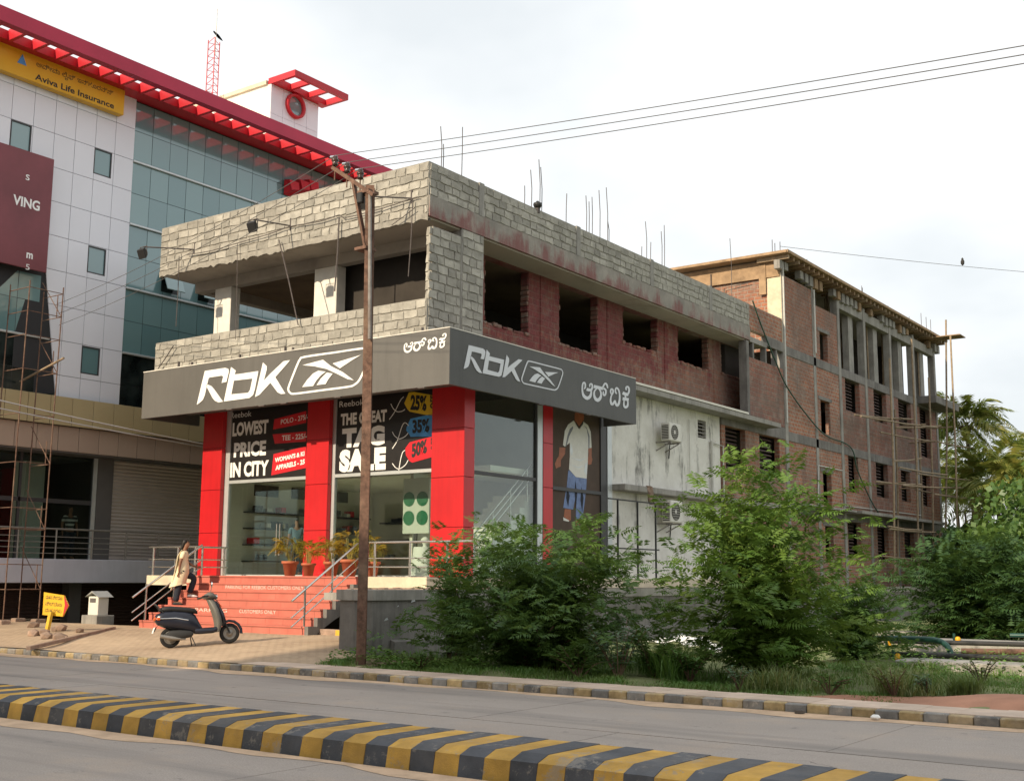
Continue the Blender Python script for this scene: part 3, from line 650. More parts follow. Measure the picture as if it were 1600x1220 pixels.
# shop interior
part('shop_floor', MB().box(-28.3, -19.2, 24.2, 31.2, 1.722, 1.73), 'plaster_white', shop); part('shop_back_wall', MB().box(-28.5, -19.2, 31.2, 31.35, 1.721, 7.5), 'shop_wall', shop); part('shop_left_wall', MB().box(-28.5, -28.3, 24.55, 31.1, 1.721, 7.5), 'shop_wall', shop)
part('shop_ceiling', MB().box(-28.3, -19.3, 25.9, 31.1, 4.6, 4.75), 'shop_wall', shop)
part('partition', MB().box(-21.7, -21.6, 25.4, 31.1, 1.721, 4.59), 'shop_wall', shop)
for x0, x1, zz in ((-23.0, -21.8, 2.2), (-23.0, -21.8, 2.7), (-23.0, -21.8, 3.2), (-27.6, -24.6, 2.3), (-27.6, -24.6, 2.9), (-27.6, -24.6, 3.5)):
    part('shelf', MB().box(x0, x1, 30.7, 31.1, zz, zz+.06), 'aluminium_dark', shop)
for k in range(4):
    part('wall_shelf', MB().box(-28.29, -27.9, 25.2, 30.6, 2.15+.5*k, 2.19+.5*k), 'aluminium_dark', shop)
for k in range(46):
    y = 25.25+random.uniform(0, 5.2); z = 2.2+.5*random.randrange(4); part('stock_box', MB().bbox(-28.25, -27.95, y, y+random.uniform(.14, .3), z, z+random.uniform(.1, .22), .01), random.choice(('ink', 'cloth_white', 'poster_red', 'jean_print', 'print_grey', 'print_brown')), shop)
for k in range(30):
    x = random.choice((random.uniform(-27.5, -24.8), random.uniform(-23.0, -22.0))); z = random.choice((2.27, 2.77, 3.27)) if x > -24 else random.choice((2.37, 2.97, 3.57)); part('stock_box', MB().bbox(x, x+random.uniform(.15, .3), 30.75, 31.05, z, z+random.uniform(.1, .2), .01), random.choice(('ink', 'cloth_white', 'print_grey', 'print_brown', 'jean_print')), shop)
for x in (-23.3, -22.5, -26.6, -25.6): part('framed_picture', MB().box(x, x+.6, 31.15, 31.19, 3.75, 4.2), 'print_brown', shop)
for y in (25.6, 27.2, 28.8): part('framed_picture', MB().box(-28.29, -28.25, y, y+1.0, 4.2, 4.55), 'print_brown', shop)
st = part('inner_stair', MB().box(-19.3, -19.2, 24.8, 24.9, 1.721, 2.0), 'plaster_white', shop)
for k in range(12): part('stair_step', MB().box(-20.5, -19.2, 25.0+.24*k, 25.0+.24*(k+1), 1.73, 1.95+.19*k), 'plaster_white', st)
rl = MB()
for dz in (.55, .75, .95): rl.tube([(-19.12, 24.8, 1.75+dz), (-19.12, 27.6, 3.95+dz)], .022, 6)
for k in range(4): rl.tube([(-19.12, 25.0+.8*k, 1.9+.63*k), (-19.12, 25.0+.8*k, 2.85+.63*k)], .02, 6)
part('stair_rail', rl, 'steel', st)
# --- white side wall with its band, louvre and pipes
ww = part('white_wall', wall(MB(), 'x', -18.95, -.25, 31.63, 39.4, 1.72, 7.76, [(37.65, 38.3, 6.65, 7.28)]), 'white_stained', shop)
lb = part('side_band', MB().bbox(-18.949, -18.45, 31.7, 45.3, 4.40, 4.60, .02), 'concrete', shop)
lv = part('louvre', MB().box(-19.2, -19.1, 37.65, 38.3, 6.65, 7.28), 'interior_dark', shop)
for k in range(5): part('louvre_slat', MB().bar((-19.0, 37.66, 6.72+.125*k), (-19.0, 38.29, 6.72+.125*k), .10, .018, up=(.6, 0, .8)), 'concrete', lv)
dp = MB().tube([(-18.86, 38.55, 1.8), (-18.86, 38.55, 6.6)], .05, 8); part('drain_pipe', dp, 'pipe_white', shop)
dp = MB().tube([(-18.88, 38.6, 6.55), (-18.88, 39.5, 6.5), (-18.88, 39.5, 2.5)], .03, 6).tube([(-18.9, 36.9, 7.2), (-18.9, 36.9, 5.35), (-18.9, 38.2, 5.3)], .015, 5); part('conduit', dp, 'pipe_white', shop)
# roof rebar, each bar a part, in the places the photo shows them
for px, py0, py1 in ((689, 258, 198), (721, 268, 198), (692, 260, 225), (819, 318, 290), (830, 322, 266), (843, 326, 250), (846, 330, 262), (884, 345, 302), (916, 358, 306), (920, 360, 315), (925, 362, 308), (937, 366, 298), (949, 374, 294), (951, 375, 345), (1002, 396, 385), (1010, 398, 347), (1016, 400, 378), (1034, 408, 362), (1038, 410, 352), (1143, 455, 374)):
    a = P(px, py0, x=-19.3); b = P(px, py1, x=-19.3); part('rebar', MB().tube([(a.x, a.y, 11.9), (a.x+.02, a.y+.0, (a.z+b.z)/2), (b.x, a.y+random.uniform(-.06, .06), b.z)], .013, 5), 'rebar', shop)
# ---------------------------------------------------------------- fascia sign
YS, SX0, SX1, SZ0, SZ1, SYE = 22.1, -29.44, -17.73, 6.317, 7.707, 31.15
sign = thing('shop_sign', (-17.73, 22.1, 6.317), 'grey wraparound shop fascia with white Rbk lettering, Kannada text and a boxed logo', 'sign')
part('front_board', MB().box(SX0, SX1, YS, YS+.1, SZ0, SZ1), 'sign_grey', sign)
part('side_board', MB().box(SX1-.1, SX1+.002, YS+.002, SYE, SZ0+.002, SZ1-.002), 'sign_shaded', sign)
part('end_board', MB().box(SX0+.001, SX0+.1, YS+.101, 24.2, SZ0, SZ1), 'sign_shaded', sign); part('end_board', MB().box(SX1-1.1, SX1-.101, SYE-.1, SYE, SZ0, SZ1), 'sign_shaded', sign)
part('sign_soffit', MB().box(SX0+.11, SX1-.11, YS+.11, 23.8, SZ0+.28, SZ0+.30), 'wall_charcoal', sign)
part('top_trim', MB().box(SX0-.01, SX1+.012, YS-.012, YS+.11, SZ1, SZ1+.022).box(SX1-.1, SX1+.012, YS+.111, SYE, SZ1, SZ1+.022), 'plaster_white', sign)
for px, py in ((360, 642), (445, 630), (529, 622), (660, 605), (410, 640)):
    q = P(px, py, y=YS); part('clamp', MB().box(q.x-.11, q.x+.10, YS-.05, YS+.03, SZ0-.035, SZ0-.01), 'rebar', sign)
for yy in (26.0, 28.4): part('clamp', MB().box(SX1-.04, SX1+.05, yy-.12, yy+.1, SZ0-.035, SZ0-.01), 'rebar', sign)
for px, py in ((279, 575), (300, 570), (375, 556), (446, 545), (458, 540), (660, 514)):
    q = P(px, py, y=YS+.05); part('clamp', MB().box(q.x-.02, q.x+.02, YS+.02, YS+.08, SZ1, SZ1+random.uniform(.08, .22)), 'rebar', sign)
Z3 = lambda a, b: P(300+a/4.88, 530+b/4.88, y=YS-.004)
polys = [
 ('letter', [(38,500),(75,345),(100,242),(255,218),(278,226),(284,245),(265,325),(228,333),(240,286),(232,278),(137,292),(128,300),(100,425),(85,462),(60,485)], []),
 ('letter', [(108,350),(125,347),(150,358),(168,378),(238,476),(205,482),(178,470),(160,450)], []),
 ('letter', [(245,475),(300,212),(336,240),(328,268),(360,265),(508,243),(505,262),(482,380),(468,425),(440,448)], [[(322,316),(463,300),(445,385),(430,408),(302,420)]]),
 ('letter', [(483,440),(543,178),(572,207),(572,232),(550,315),(600,262),(700,168),(748,160),(742,170),(637,290),(713,415),(680,418),(655,405),(600,332),(515,425)], []),
 ('logo_vector', [(845,198),(1000,157),(1060,205),(1150,250),(1235,313),(1190,305),(1110,265),(1030,228),(940,208)], []),
 ('logo_vector', [(1075,185),(1290,120),(1230,155),(1130,222)], []),
 ('logo_vector', [(842,365),(880,310),(925,262),(965,240),(1022,248),(985,275),(950,315),(925,357)], []),
 ('logo_vector', [(952,350),(985,300),(1030,255),(1075,262),(1045,300),(1020,342)], [])]
boxc = smooth_pts([(860,135),(1090,101),(1318,68),(1352,74),(1364,98),(1352,140),(1318,225),(1278,310),(1242,345),(1195,362),(990,389),(790,415),(752,410),(736,386),(741,356),(770,280),(802,200),(825,155)], 3, True)
box_q = ribbon(boxc, 15, None, True)
# side copy: fit the front logo's extents to the side's
fx0, fz0 = Z3(38, 500).x, Z3(38, 500).z; fx1 = Z3(1368, 98).x; fz1 = Z3(100, 242).z
Z4 = lambda a, b: P(600+a/3.902, 500+b/3.902, x=SX1+.006)
sy0, sz0 = Z4(485, 298).y, Z4(485, 298).z; sy1 = Z4(1090, 310).y; sz1 = Z4(512, 152).z
def side(p): return Vector((SX1+.006, sy0+(p.x-fx0)*(sy1-sy0)/(fx1-fx0), sz0+(p.z-fz0)*(sz1-sz0)/(fz1-fz0)))
for nm, pl, holes in polys:
    w3 = [Z3(*p) for p in pl]; h3 = [[Z3(*p) for p in h] for h in holes]
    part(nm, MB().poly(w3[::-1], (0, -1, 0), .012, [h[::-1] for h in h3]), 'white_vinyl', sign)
    part(nm, MB().poly([side(p) for p in w3], (1, 0, 0), .012, [[side(p) for p in h] for h in h3]), 'white_dimmed', sign)
def strokes(nm, quads, fn, mt, nrm):
    mb = MB(); n = Vector(nrm); k = 0
    for q in quads:
        vs = [fn(p) for p in q]; mb.add([v+n*.008 for v in vs], [(0, 1, 2, 3)]); k += 1
    return part(nm, mb, mt, sign)
strokes('logo_box', box_q, lambda p: Z3(p.x, p.y), 'white_vinyl', (0, -1, 0))
strokes('logo_box', box_q, lambda p: side(Z3(p.x, p.y)), 'white_dimmed', (1, 0, 0))
kan = [[([(262,345),(290,310),(292,230),(262,190),(232,230),(222,320),(228,420),(262,515),(340,565),(408,520),(434,430),(430,375)], [22,36,38,38,38,38,44,66,84,66,44,30]), ([(325,350),(380,368),(430,365),(458,310),(455,245),(425,222),(398,250),(402,298)], [70,72,60,40,38,36,34,26])],
 [([(495,285),(560,300),(640,320),(715,335)], 76), ([(560,340),(512,395),(503,480),(528,570),(590,612),(648,560),(668,470),(650,390),(615,345)], [30,36,44,66,86,66,44,36,30]), ([(708,310),(742,238),(775,216),(808,255),(825,328)], [40,40,46,44,30]), ([(720,330),(772,365),(780,425),(765,482),(740,498),(718,462),(722,400)], [50,44,42,42,42,38,26])],
 [([(912,470),(896,420),(900,370),(925,345),(955,378),(952,432),(918,495),(900,560),(896,630),(915,695),(942,712),(975,668),(1000,615)], [26,38,40,40,40,40,36,36,44,58,56,46,34]), ([(1000,615),(1015,690),(1050,738),(1090,690),(1110,580),(1108,470),(1090,380),(1050,322),(1020,335),(1008,385),(1022,440),(1048,455)], [34,50,62,56,42,38,38,40,38,36,36,24])],
 [([(1285,365),(1262,352),(1268,308),(1300,290),(1333,330),(1333,405),(1310,472)], [24,36,40,42,42,44,40]), ([(1180,440),(1250,470),(1320,480)], 74), ([(1245,500),(1252,585)], 40), ([(1178,575),(1325,602)], 72), ([(1215,620),(1206,690),(1217,755),(1250,780),(1290,755),(1304,690),(1298,620)], [34,38,48,64,52,38,34])]]
KS = lambda a, b: P(895+a/15.24, 585+b/15.24, x=SX1+.006)
KF = lambda a, b: P(625+a/20, 515+b/20, y=YS-.004)
ky0, ky1 = KS(212, 320).y, KS(1345, 400).y; kz1 = (KS(262, 170).z); kz0 = KS(345, 605).z
gx0, gx1 = KF(130, 570).x, KF(1445, 190).x; gz1 = KF(200, 415).z; gz0 = KF(265, 722).z
for gi, glyph in enumerate(kan):
    qs, qf = [], []
    for si, (pts, wd) in enumerate(glyph):
        if len(pts) > 4:
            wv = wd; pp = smooth_pts(pts, 3); ws = [wv[min(i//3, len(wv)-1)]*(1-(i % 3)/3)+wv[min(i//3+1, len(wv)-1)]*(i % 3)/3 for i in range(len(pp))]
        else: pp, ws = pts, wd
        for q in ribbon(pp, ws, None): qs.append(([KS(p.x, p.y) for p in q], si))
    ms, mf = MB(), MB()
    for q, si in qs:
        ms.add([p+Vector((.006+.0012*si, 0, 0)) for p in q], [(0, 1, 2, 3)])
        mf.add([Vector((gx0+(p.y-ky0)*(gx1-gx0)/(ky1-ky0), YS-.008-.0012*si, gz0+(p.z-kz0)*(gz1-gz0)/(kz1-kz0))) for p in q], [(0, 1, 2, 3)])
    part('letter', ms, 'white_dimmed', sign); part('letter', mf, 'white_vinyl', sign)
# ---------------------------------------------------------------- posters in the shop windows
def on_y(zx, zy, sc, yy): return lambda a, b: P(zx+a/sc, zy+b/sc, y=yy)
def poster(name, x0, x1, z0, z1, yy, mt, label):
    t_ = thing(name, ((x0+x1)/2, yy, z0), label, 'poster'); part('sheet', MB().box(x0, x1, yy-.004, yy+.004, z0, z1), mt, t_); return t_
YQ = YG-.03
po = poster('sale_poster', bays[0][0]+.202, bays[0][1]+.2, TZ+.1, 7.0, YQ, 'poster_black', 'black window poster reading lowest price in city with red price ribbons')
Q = on_y(340, 630, 9.387, YQ-.008)
def put(parent, body, bl, br, tl, mt, Q, off=.03, k=0., nm='lettering', flat=True):
    o, u, v = Q(*bl), Q(*br), Q(*tl); U = u-o
    if flat: U.z = 0
    V = Vector((0, 0, (v-o).z)); d = Vector((0, -k, 0)); return lettering(nm, body, o+d, U, V, mt, parent, off)
put(po, 'Reebok', (190, 222), (495, 190), (195, 140), 'white_vinyl', Q, .0)
put(po, 'LOWEST', (215, 490), (740, 432), (215, 288), 'white_vinyl', Q, .045); put(po, 'PRICE', (235, 798), (706, 755), (240, 580), 'white_vinyl', Q, .045); put(po, 'IN CITY', (180, 1092), (745, 1045), (185, 870), 'white_vinyl', Q, .045)
rb = [[(832,235),(1300,112),(1300,285),(815,385)], [(808,455),(1300,410),(1300,560),(840,592)], [(822,745),(1300,630),(1300,945),(788,1055)]]
for r_ in rb: part('ribbon', MB().poly([Q(*p)+Vector((0, -.0, 0)) for p in r_][::-1], (0, -1, 0), .003), 'poster_red', po)
put(po, 'POLO - 275/-', (930, 312), (1330, 232), (930, 240), 'white_vinyl', Q, .01, .008, flat=False); put(po, 'TEE - 225/-', (945, 548), (1310, 516), (945, 472), 'white_vinyl', Q, .02, .008)
put(po, "WOMAN'S & KI", (842, 870), (1275, 770), (842, 800), 'white_vinyl', Q, .04, .008, flat=False); put(po, 'APPARELS - 25', (850, 985), (1280, 890), (850, 912), 'white_vinyl', Q, .04, .008, flat=False)
p2 = poster('tag_sale_poster', bays[1][0]+.122, bays[1][1]+.2, TZ+.1, 7.0, YQ, 'poster_black', 'black window poster reading the great tag sale with coloured discount tags')
Q = on_y(510, 600, 8.133, YQ-.008)
put(p2, 'Reebok', (165, 296), (475, 262), (165, 222), 'white_vinyl', Q, .0)
put(p2, 'THE GREAT', (180, 530), (765, 488), (180, 378), 'white_vinyl', Q, .05); put(p2, 'TAG', (195, 815), (738, 780), (195, 566), 'white_vinyl', Q, .07); put(p2, 'SALE', (160, 1125), (752, 1090), (160, 838), 'white_vinyl', Q, .07)
tags = [([(1050,105),(1120,100),(1345,140),(1345,398),(1290,398),(1060,350),(1030,320),(990,245)], 'poster_yellow', '25%', (1068,330), (1272,345), (1075,135)),
        ([(1070,440),(1345,380),(1345,668),(1070,668),(1050,630),(1015,590),(1020,550)], 'poster_blue', '35%', (1095,628), (1310,612), (1095,455)),
        ([(1060,738),(1345,665),(1345,925),(1090,997),(1055,975),(1010,900),(1003,815)], 'poster_red', '50%', (1085,940), (1280,875), (1085,760))]
for pl, mt, bd, bl, br, tl in tags:
    tg = part('price_tag', MB().poly([Q(*p) for p in pl][::-1], (0, -1, 0), .003), mt, p2)
    o_, u_, v_ = Q(*bl)+Vector((0, -.008, 0)), Q(*br)+Vector((0, -.008, 0)), Q(*tl)+Vector((0, -.008, 0)); lettering('figures', bd, o_, u_-o_, v_-o_, 'ink', tg, .05)
    a_ = Q(br[0]+15, br[1]-15)+Vector((0, -.008, 0)); dz = (v_-o_).z; lettering('figures', 'OFF', a_+Vector((.32, 0, .02)), Vector((0, 0, dz*.9)), Vector((-.24, 0, 0)), 'ink', tg, .03)
for pts in ([(820,250),(850,310),(900,350),(960,345),(1000,320)], [(800,450),(870,350),(940,210),(985,160)], [(838,605),(870,660),(930,695),(1000,665),(1040,620)], [(838,820),(905,710),(960,540),(1000,490),(1048,530)], [(838,1005),(880,1060),(930,1075),(1000,1030),(1040,965)], [(920,1100),(945,950),(970,865),(1000,840)]):
    mb = MB()
    for q in ribbon(smooth_pts(pts, 4), 9, None): mb.add([Q(p.x, p.y)+Vector((0, -.003, 0)) for p in q], [(0, 1, 2, 3)])
    part('tag_string', mb, 'white_vinyl', p2)
# sportsman poster on the side
pm = thing('figure_poster', (XG+.02, 29.6, 1.75), 'tall brown side poster of a man in white shirt and blue shorts', 'poster')
part('sheet', MB().box(XG, XG+.02, 28.36, 30.98, 1.74, 7.4), 'print_brown', pm)
part('cross_bar', MB().box(XG+.021, XG+.07, 28.35, 30.99, TZ-.22, TZ-.12), 'aluminium_dark', pm)
Q5 = lambda a, b, k=0: P(855+a/5.81, 640+b/5.81, x=XG+.022+.002*k)
def flat(nm, pts, mt, k): part(nm, MB().poly([Q5(*p, k) for p in pts], (1, 0, 0), .001), mt, pm)
flat('printed_head', [(248,130),(250,40),(262,5),(300,-10),(330,10),(335,70),(320,130),(290,175)], 'skin_print', 1)
flat('printed_arm', [(112,340),(165,345),(162,400),(125,455),(122,515),(95,525),(80,535),(70,490),(85,450),(105,420)], 'skin_print', 1)
flat('printed_arm', [(372,340),(405,340),(402,420),(410,450),(400,495),(375,500),(362,450),(375,420)], 'skin_print', 1)
flat('printed_shirt', [(240,98),(290,178),(325,105),(370,140),(395,200),(403,345),(372,350),(368,480),(358,625),(260,610),(198,540),(205,420),(205,300),(160,335),(143,320),(160,190),(190,135)], 'shirt_print', 2)
flat('printed_stripe', [(232,150),(205,175),(185,230),(165,335),(175,330),(200,240),(235,170)], 'print_grey', 3)
flat('printed_stripe', [(335,145),(358,175),(372,250),(374,350),(384,350),(385,240),(360,165)], 'print_grey', 3)
flat('printed_shorts', [(190,560),(198,545),(260,612),(358,625),(355,700),(340,840),(320,990),(260,990),(262,760),(235,905),(145,890),(160,790),(180,680)], 'jean_print', 1)
flat('printed_leg', [(160,900),(215,905),(215,1000),(200,1010),(150,970)], 'skin_print', 1); flat('printed_leg', [(258,990),(300,990),(290,1060),(262,1050)], 'skin_print', 1)
flat('printed_shoe', [(145,975),(200,1005),(195,1015),(148,1005)], 'shirt_print', 2)
for pts in ([(205,430),(300,455),(360,430),(300,468)], [(200,490),(280,520),(350,500),(285,532)], [(345,490),(365,480),(358,600),(335,560)], [(215,300),(232,380),(222,420),(208,380)]): flat('printed_fold', pts, 'aluminium', 3)
for pts in ([(255,640),(272,760),(262,900),(250,760)], [(180,700),(205,780),(190,880),(172,800)], [(310,700),(330,800),(318,930),(302,820)]): flat('printed_fold', pts, 'trouser', 3)
flat('printed_jaw', [(252,95),(290,150),(332,95),(325,130),(290,178),(262,140)], 'print_brown', 2)
# ---------------------------------------------------------------- entrance steps, rails, compound wall
SXA, SXB, SY0, SB = -26.55, -20.42, 20.2, .36
RH = (1.72-SB)/7
steps = thing('entrance_steps', ((SXA+SXB)/2, 21, SB), 'wide flight of pink tiled steps rising to the shop doors', 'steps')
step_o = []
for k in range(7):
    y0 = SY0+.3*k; z1 = SB+RH*(k+1); xa = SXA-.12*max(0, 2-k)*2
    sp = part('step', MB().box(SXA, SXB, y0+.02, y0+.34 if k < 6 else 22.3, z1-RH, z1-.035), 'step_pink', steps); step_o.append(sp)
    part('step_nosing', MB().bbox(SXA-.01, SXB+.01, y0, y0+.32 if k < 6 else 22.3, z1-.034, z1+(.006 if k == 6 else 0), .006), 'step_pink', sp)
    part('tread_shadow_strip', MB().box(SXA, SXB, y0+.012, y0+.019, z1-.05, z1-.036), 'step_nosing', sp)  # solid dark strip drawn as the shadow under the nosing
    x = SXA+.6+.13*(k % 3)
    while x < SXB-.2: part('tile_joint', MB().box(x, x+.006, y0+.0165, y0+.019, z1-RH+.005, z1-.05), 'step_nosing', sp); x += .62
# stringer at the open end, curved underside
zig = []
for k in range(7): zig += [(SY0+.3*k-.02, SB+RH*k), (SY0+.3*k-.02, SB+RH*(k+1)+.012)]
zig = zig[1:]; zig = [(SY0-.02, SB-.02)]+zig+[(22.35, 1.70), (22.35, 1.05)]
for i in range(9):
    t = i/8; zig.append((22.2-1.75*t, 1.02-.62*(t**1.7)*1.06))
zig = [p for p in zig if p[1] > .2]
part('stringer', MB().poly([(SXB+.015, a, b) for a, b in zig][::-1], (1, 0, 0), .12), 'concrete_dark', steps)
for k, body, a, b in ((5, 'PARKING FOR REEBOK CUSTOMERS ONLY', 352, 474), (2, 'CUSTOMERS ONLY', 375, 432), (2, 'PARKING', 306, 356)):
    yy = SY0+.3*k+.0145; z1 = SB+RH*(k+1); xa, xb = P(a, 925, y=yy).x, P(b, 925, y=yy).x
    lettering('chalk_writing', body, (xa, yy, z1-RH+.05), (xb-xa, 0, 0), (0, 0, .09), 'chalk', step_o[k], .0)
# painted kerb across the car ramp mouth
ck = thing('ramp_kerb', (-18.8, 20.62, .34), 'low yellow kerb lettered car parking beside the pink steps', 'kerb')
part('kerb_body', MB().bbox(-20.3, -17.25, 20.55, 20.72, .30, .50, .015), 'stone', ck); part('painted_face', MB().box(-19.75, -17.3, 20.535, 20.549, .36, .492), 'yellow_paint', ck)
lettering('lettering', 'CAR PARKING', (-19.6, 20.53, .385), (1.9, 0, 0), (0, 0, .085), 'ink', ck, .02)
def railing(name, label, group, posts, zs, base, top, mt='steel', rt=.028, rp=.03, rm=.017, lean=None, ext=.12):
    """posts: list of (x,y); zs: rail heights above base"""
    t_ = thing(name, (posts[0][0], posts[0][1], base), label, 'railing', group)
    for p in posts: part('post', MB().tube([(p[0], p[1], base), (p[0], p[1], base+top)], rp, 10), mt, t_)
    a, b = Vector((*posts[0], 0)), Vector((*posts[-1], 0)); d = (b-a).normalized()*ext
    for i, z in enumerate(zs): part('rail', MB().tube([a-d+Vector((0, 0, base+z)), b+d+Vector((0, 0, base+z))], rt if i == 0 else rm, 10), mt, t_)
    return t_
yr = 22.15
railing('platform_railing', 'steel railing on the platform edge right of the pink steps', None, [(P(p, 850, y=yr).x, yr) for p in (575, 586, 641, 699, 745)], (.84, .45, .24), 1.72, .82)
railing('platform_railing', 'short steel railing on the platform left of the walking woman', None, [(P(p, 850, y=yr).x, yr) for p in (241, 279, 306)], (.80, .45, .24), 1.72, .78, ext=.2)
railing('landing_railing', 'steel rail end standing before the left red column', None, [(P(317, 850, y=22.6).x, 22.6), (P(317, 850, y=22.6).x, 23.4)], (.80, .45, .24), 1.72, .8)
def hand_rail(name, x, label):
    t_ = thing(name, (x, SY0, SB), label, 'handrail'); A, B = (x, SY0+.15, SB+.16), (x, 22.0, 1.72)
    for k, (f0, r) in enumerate(((.84, .028), (.45, .017), (.24, .017))):
        a = Vector((x, SY0-.32, SB-.05+f0)); b = Vector((x, 22.1, 1.72+f0)); part('rail', MB().tube([a, b], r, 10), 'steel', t_)
    for yy in (SY0+.1, SY0+1.0): part('post', MB().tube([(x, yy, SB+RH*(int((yy-SY0)/.3)+1)-.01), (x, yy, SB+.84+(yy-SY0+.32)*.715)], .026, 10), 'steel', t_)
hand_rail('stair_handrail', SXA+.12, 'sloping steel handrail beside the walking woman on the pink steps'); hand_rail('stair_handrail', SXB-.12, 'sloping steel handrail at the open end of the pink steps, above the car ramp')
# compound wall
XC = -16.35
cw = thing('compound_wall', (XC, 18, .1), 'long weathered grey concrete boundary wall with coping behind the bushes', 'wall')
ring = lambda z: [(-17.2, 18.0, z), (-16.75, 17.92, z), (-16.52, 17.95, z), (-16.40, 18.07, z), (XC, 18.3, z), (XC, 62, z), (XC-.24, 62, z), (XC-.24, 18.6, z), (-17.2, 18.5, z)]
part('wall_body', MB().loft([ring(-.2), ring(1.25)], smooth=False), 'concrete_dark', cw)
rc = lambda z, o: [(-17.26, 18.0-o, z), (-16.75, 17.92-o, z), (-16.52+o*.5, 17.95-o, z), (-16.40+o, 18.07-o*.5, z), (XC+o, 18.3, z), (XC+o, 62, z), (XC-.24-o, 62, z), (XC-.24-o, 18.7, z), (-17.26, 18.6, z)]
part('coping', MB().loft([rc(1.251, .05), rc(1.46, .06)], smooth=False), 'concrete', cw)
part('plinth', MB().loft([[(XC+.001, 18.6, -.2), (XC+.12, 18.6, -.2), (XC+.12, 18.6, .42), (XC+.001, 18.6, .46)], [(XC+.001, 62, -.2), (XC+.12, 62, -.2), (XC+.12, 62, .42), (XC+.001, 62, .46)]], smooth=False), 'concrete_dark', cw)
# scraps of paper stuck to the wall
for px, py, s_ in ((642, 941, .10), (620, 948, .05), (600, 970, .09)):
    q = P(px, py, x=XC+.01) if px > 615 else P(px, py, y=18.0); part('paper_scrap', MB().add([(q.x+.008, q.y-.012, q.z), (q.x+.008+s_*.4, q.y+s_-.012, q.z+s_*.3), (q.x+.008+s_*.3, q.y+s_*.8-.02, q.z+s_*.8), (q.x+.03, q.y, q.z+s_*.5)], [(0, 1, 2, 3)]), 'white_dimmed', cw)
# strip of broken ground and rubble behind the wall top
rub = MB()
for i in range(160):
    px = random.uniform(578, 900); q = Vector((random.uniform(-18.2, -16.7), random.uniform(19.0, 26), 1.40)); s_ = random.uniform(.03, .11); rub.bbox(q.x-s_, q.x+s_, q.y-s_, q.y+s_*.8, q.z-.03, q.z+s_*.8, s_*.3)
o = link('rubble', mesh('rubble', rub, 'stone')); o['kind'] = 'stuff'
solo('ramp_slab', MB().box(-18.4, XC-.29, 18.75, 45, 1.22, 1.38), 'concrete', 'concrete slab strip between the shop platform and the boundary wall', 'slab')
# ---------------------------------------------------------------- office building at the left
XO = -33.0
off = thing('office_building', (-38, 30, 0), 'tall white and teal glass office block with a red roof pergola', 'building')
Y0, Y1 = 12.0, 46.0
part('core', MB().box(-52, XO-.12, 18.9, Y1, 5.54, 17.95), 'joint_dark', off)
part('core', MB().box(-52, XO-.12, Y0, 18.9, 5.54, 17.95), 'joint_dark', off)
# white panels: vertical joints every .75 m, rows 1.1 m
zr = [7.2]+[7.9+1.1*i for i in range(10)]
zr = [z for z in zr if z < 17.9]+[17.9]
def xl(z):  # slanting left edge of the white part
    return 21.53+(z-7.26)*(20.94-21.53)/(10.91-7.26)
yj = [23.87-.75*i for i in range(16)]
swin = [(22.38, 23.0, 14.74, 15.56), (22.38, 23.0, 11.41, 12.25), (22.38, 23.0, 8.1, 8.94), (19.4, 20.05, 14.74, 15.56)]
wp = part('panel_wall', MB().box(XO-.118, XO-.05, 12, 23.86, 7.2, 17.9), 'joint_dark', off)
for i in range(15):
    a, b = yj[i+1]+.008, yj[i]-.008
    for z0, z1 in zip(zr, zr[1:]):
        zz0, zz1 = z0+.008, z1-.008
        if z0 < 10.95 or z1 < 13.2:
            l0, l1 = xl(zz0), xl(zz1)
            if b <= max(l0, l1): continue
            if z0 < 14: pts = [(max(a, l0), zz0), (b, zz0), (b, zz1), (max(a, l1), zz1)]
        else:
            pts = [(a, zz0), (b, zz0), (b, zz1), (a, zz1)]
        hit = [w_ for w_ in swin if w_[0] < b and w_[1] > a and w_[2] < z1 and w_[3] > z0]
        if hit:
            w_ = hit[0]; mb = wall(MB(), 'x', XO, -.04, a, b, zz0, zz1, [(max(w_[0], a), min(w_[1], b), max(w_[2], zz0), min(w_[3], zz1))])
            part('white_panel', mb, 'panel_white', wp)
        else: part('white_panel', MB().poly([(XO-.04, *p) for p in pts], (1, 0, 0), .04), 'panel_white', wp)
for w_ in swin:
    fr = part('small_window', MB().box(XO-.11, XO-.06, w_[0]-.05, w_[1]+.05, w_[2]-.05, w_[3]+.05), 'joint_dark', off)
    part('pane', MB().box(XO-.035, XO-.03, w_[0], w_[1], w_[2], w_[3]), 'glass_teal', fr)
    part('reveal', wall(MB(), 'x', XO+.002, -.1, w_[0]-.03, w_[1]+.03, w_[2]-.03, w_[3]+.03, [(w_[0]+.01, w_[1]-.01, w_[2]+.01, w_[3]-.01)]), 'aluminium_dark', fr)
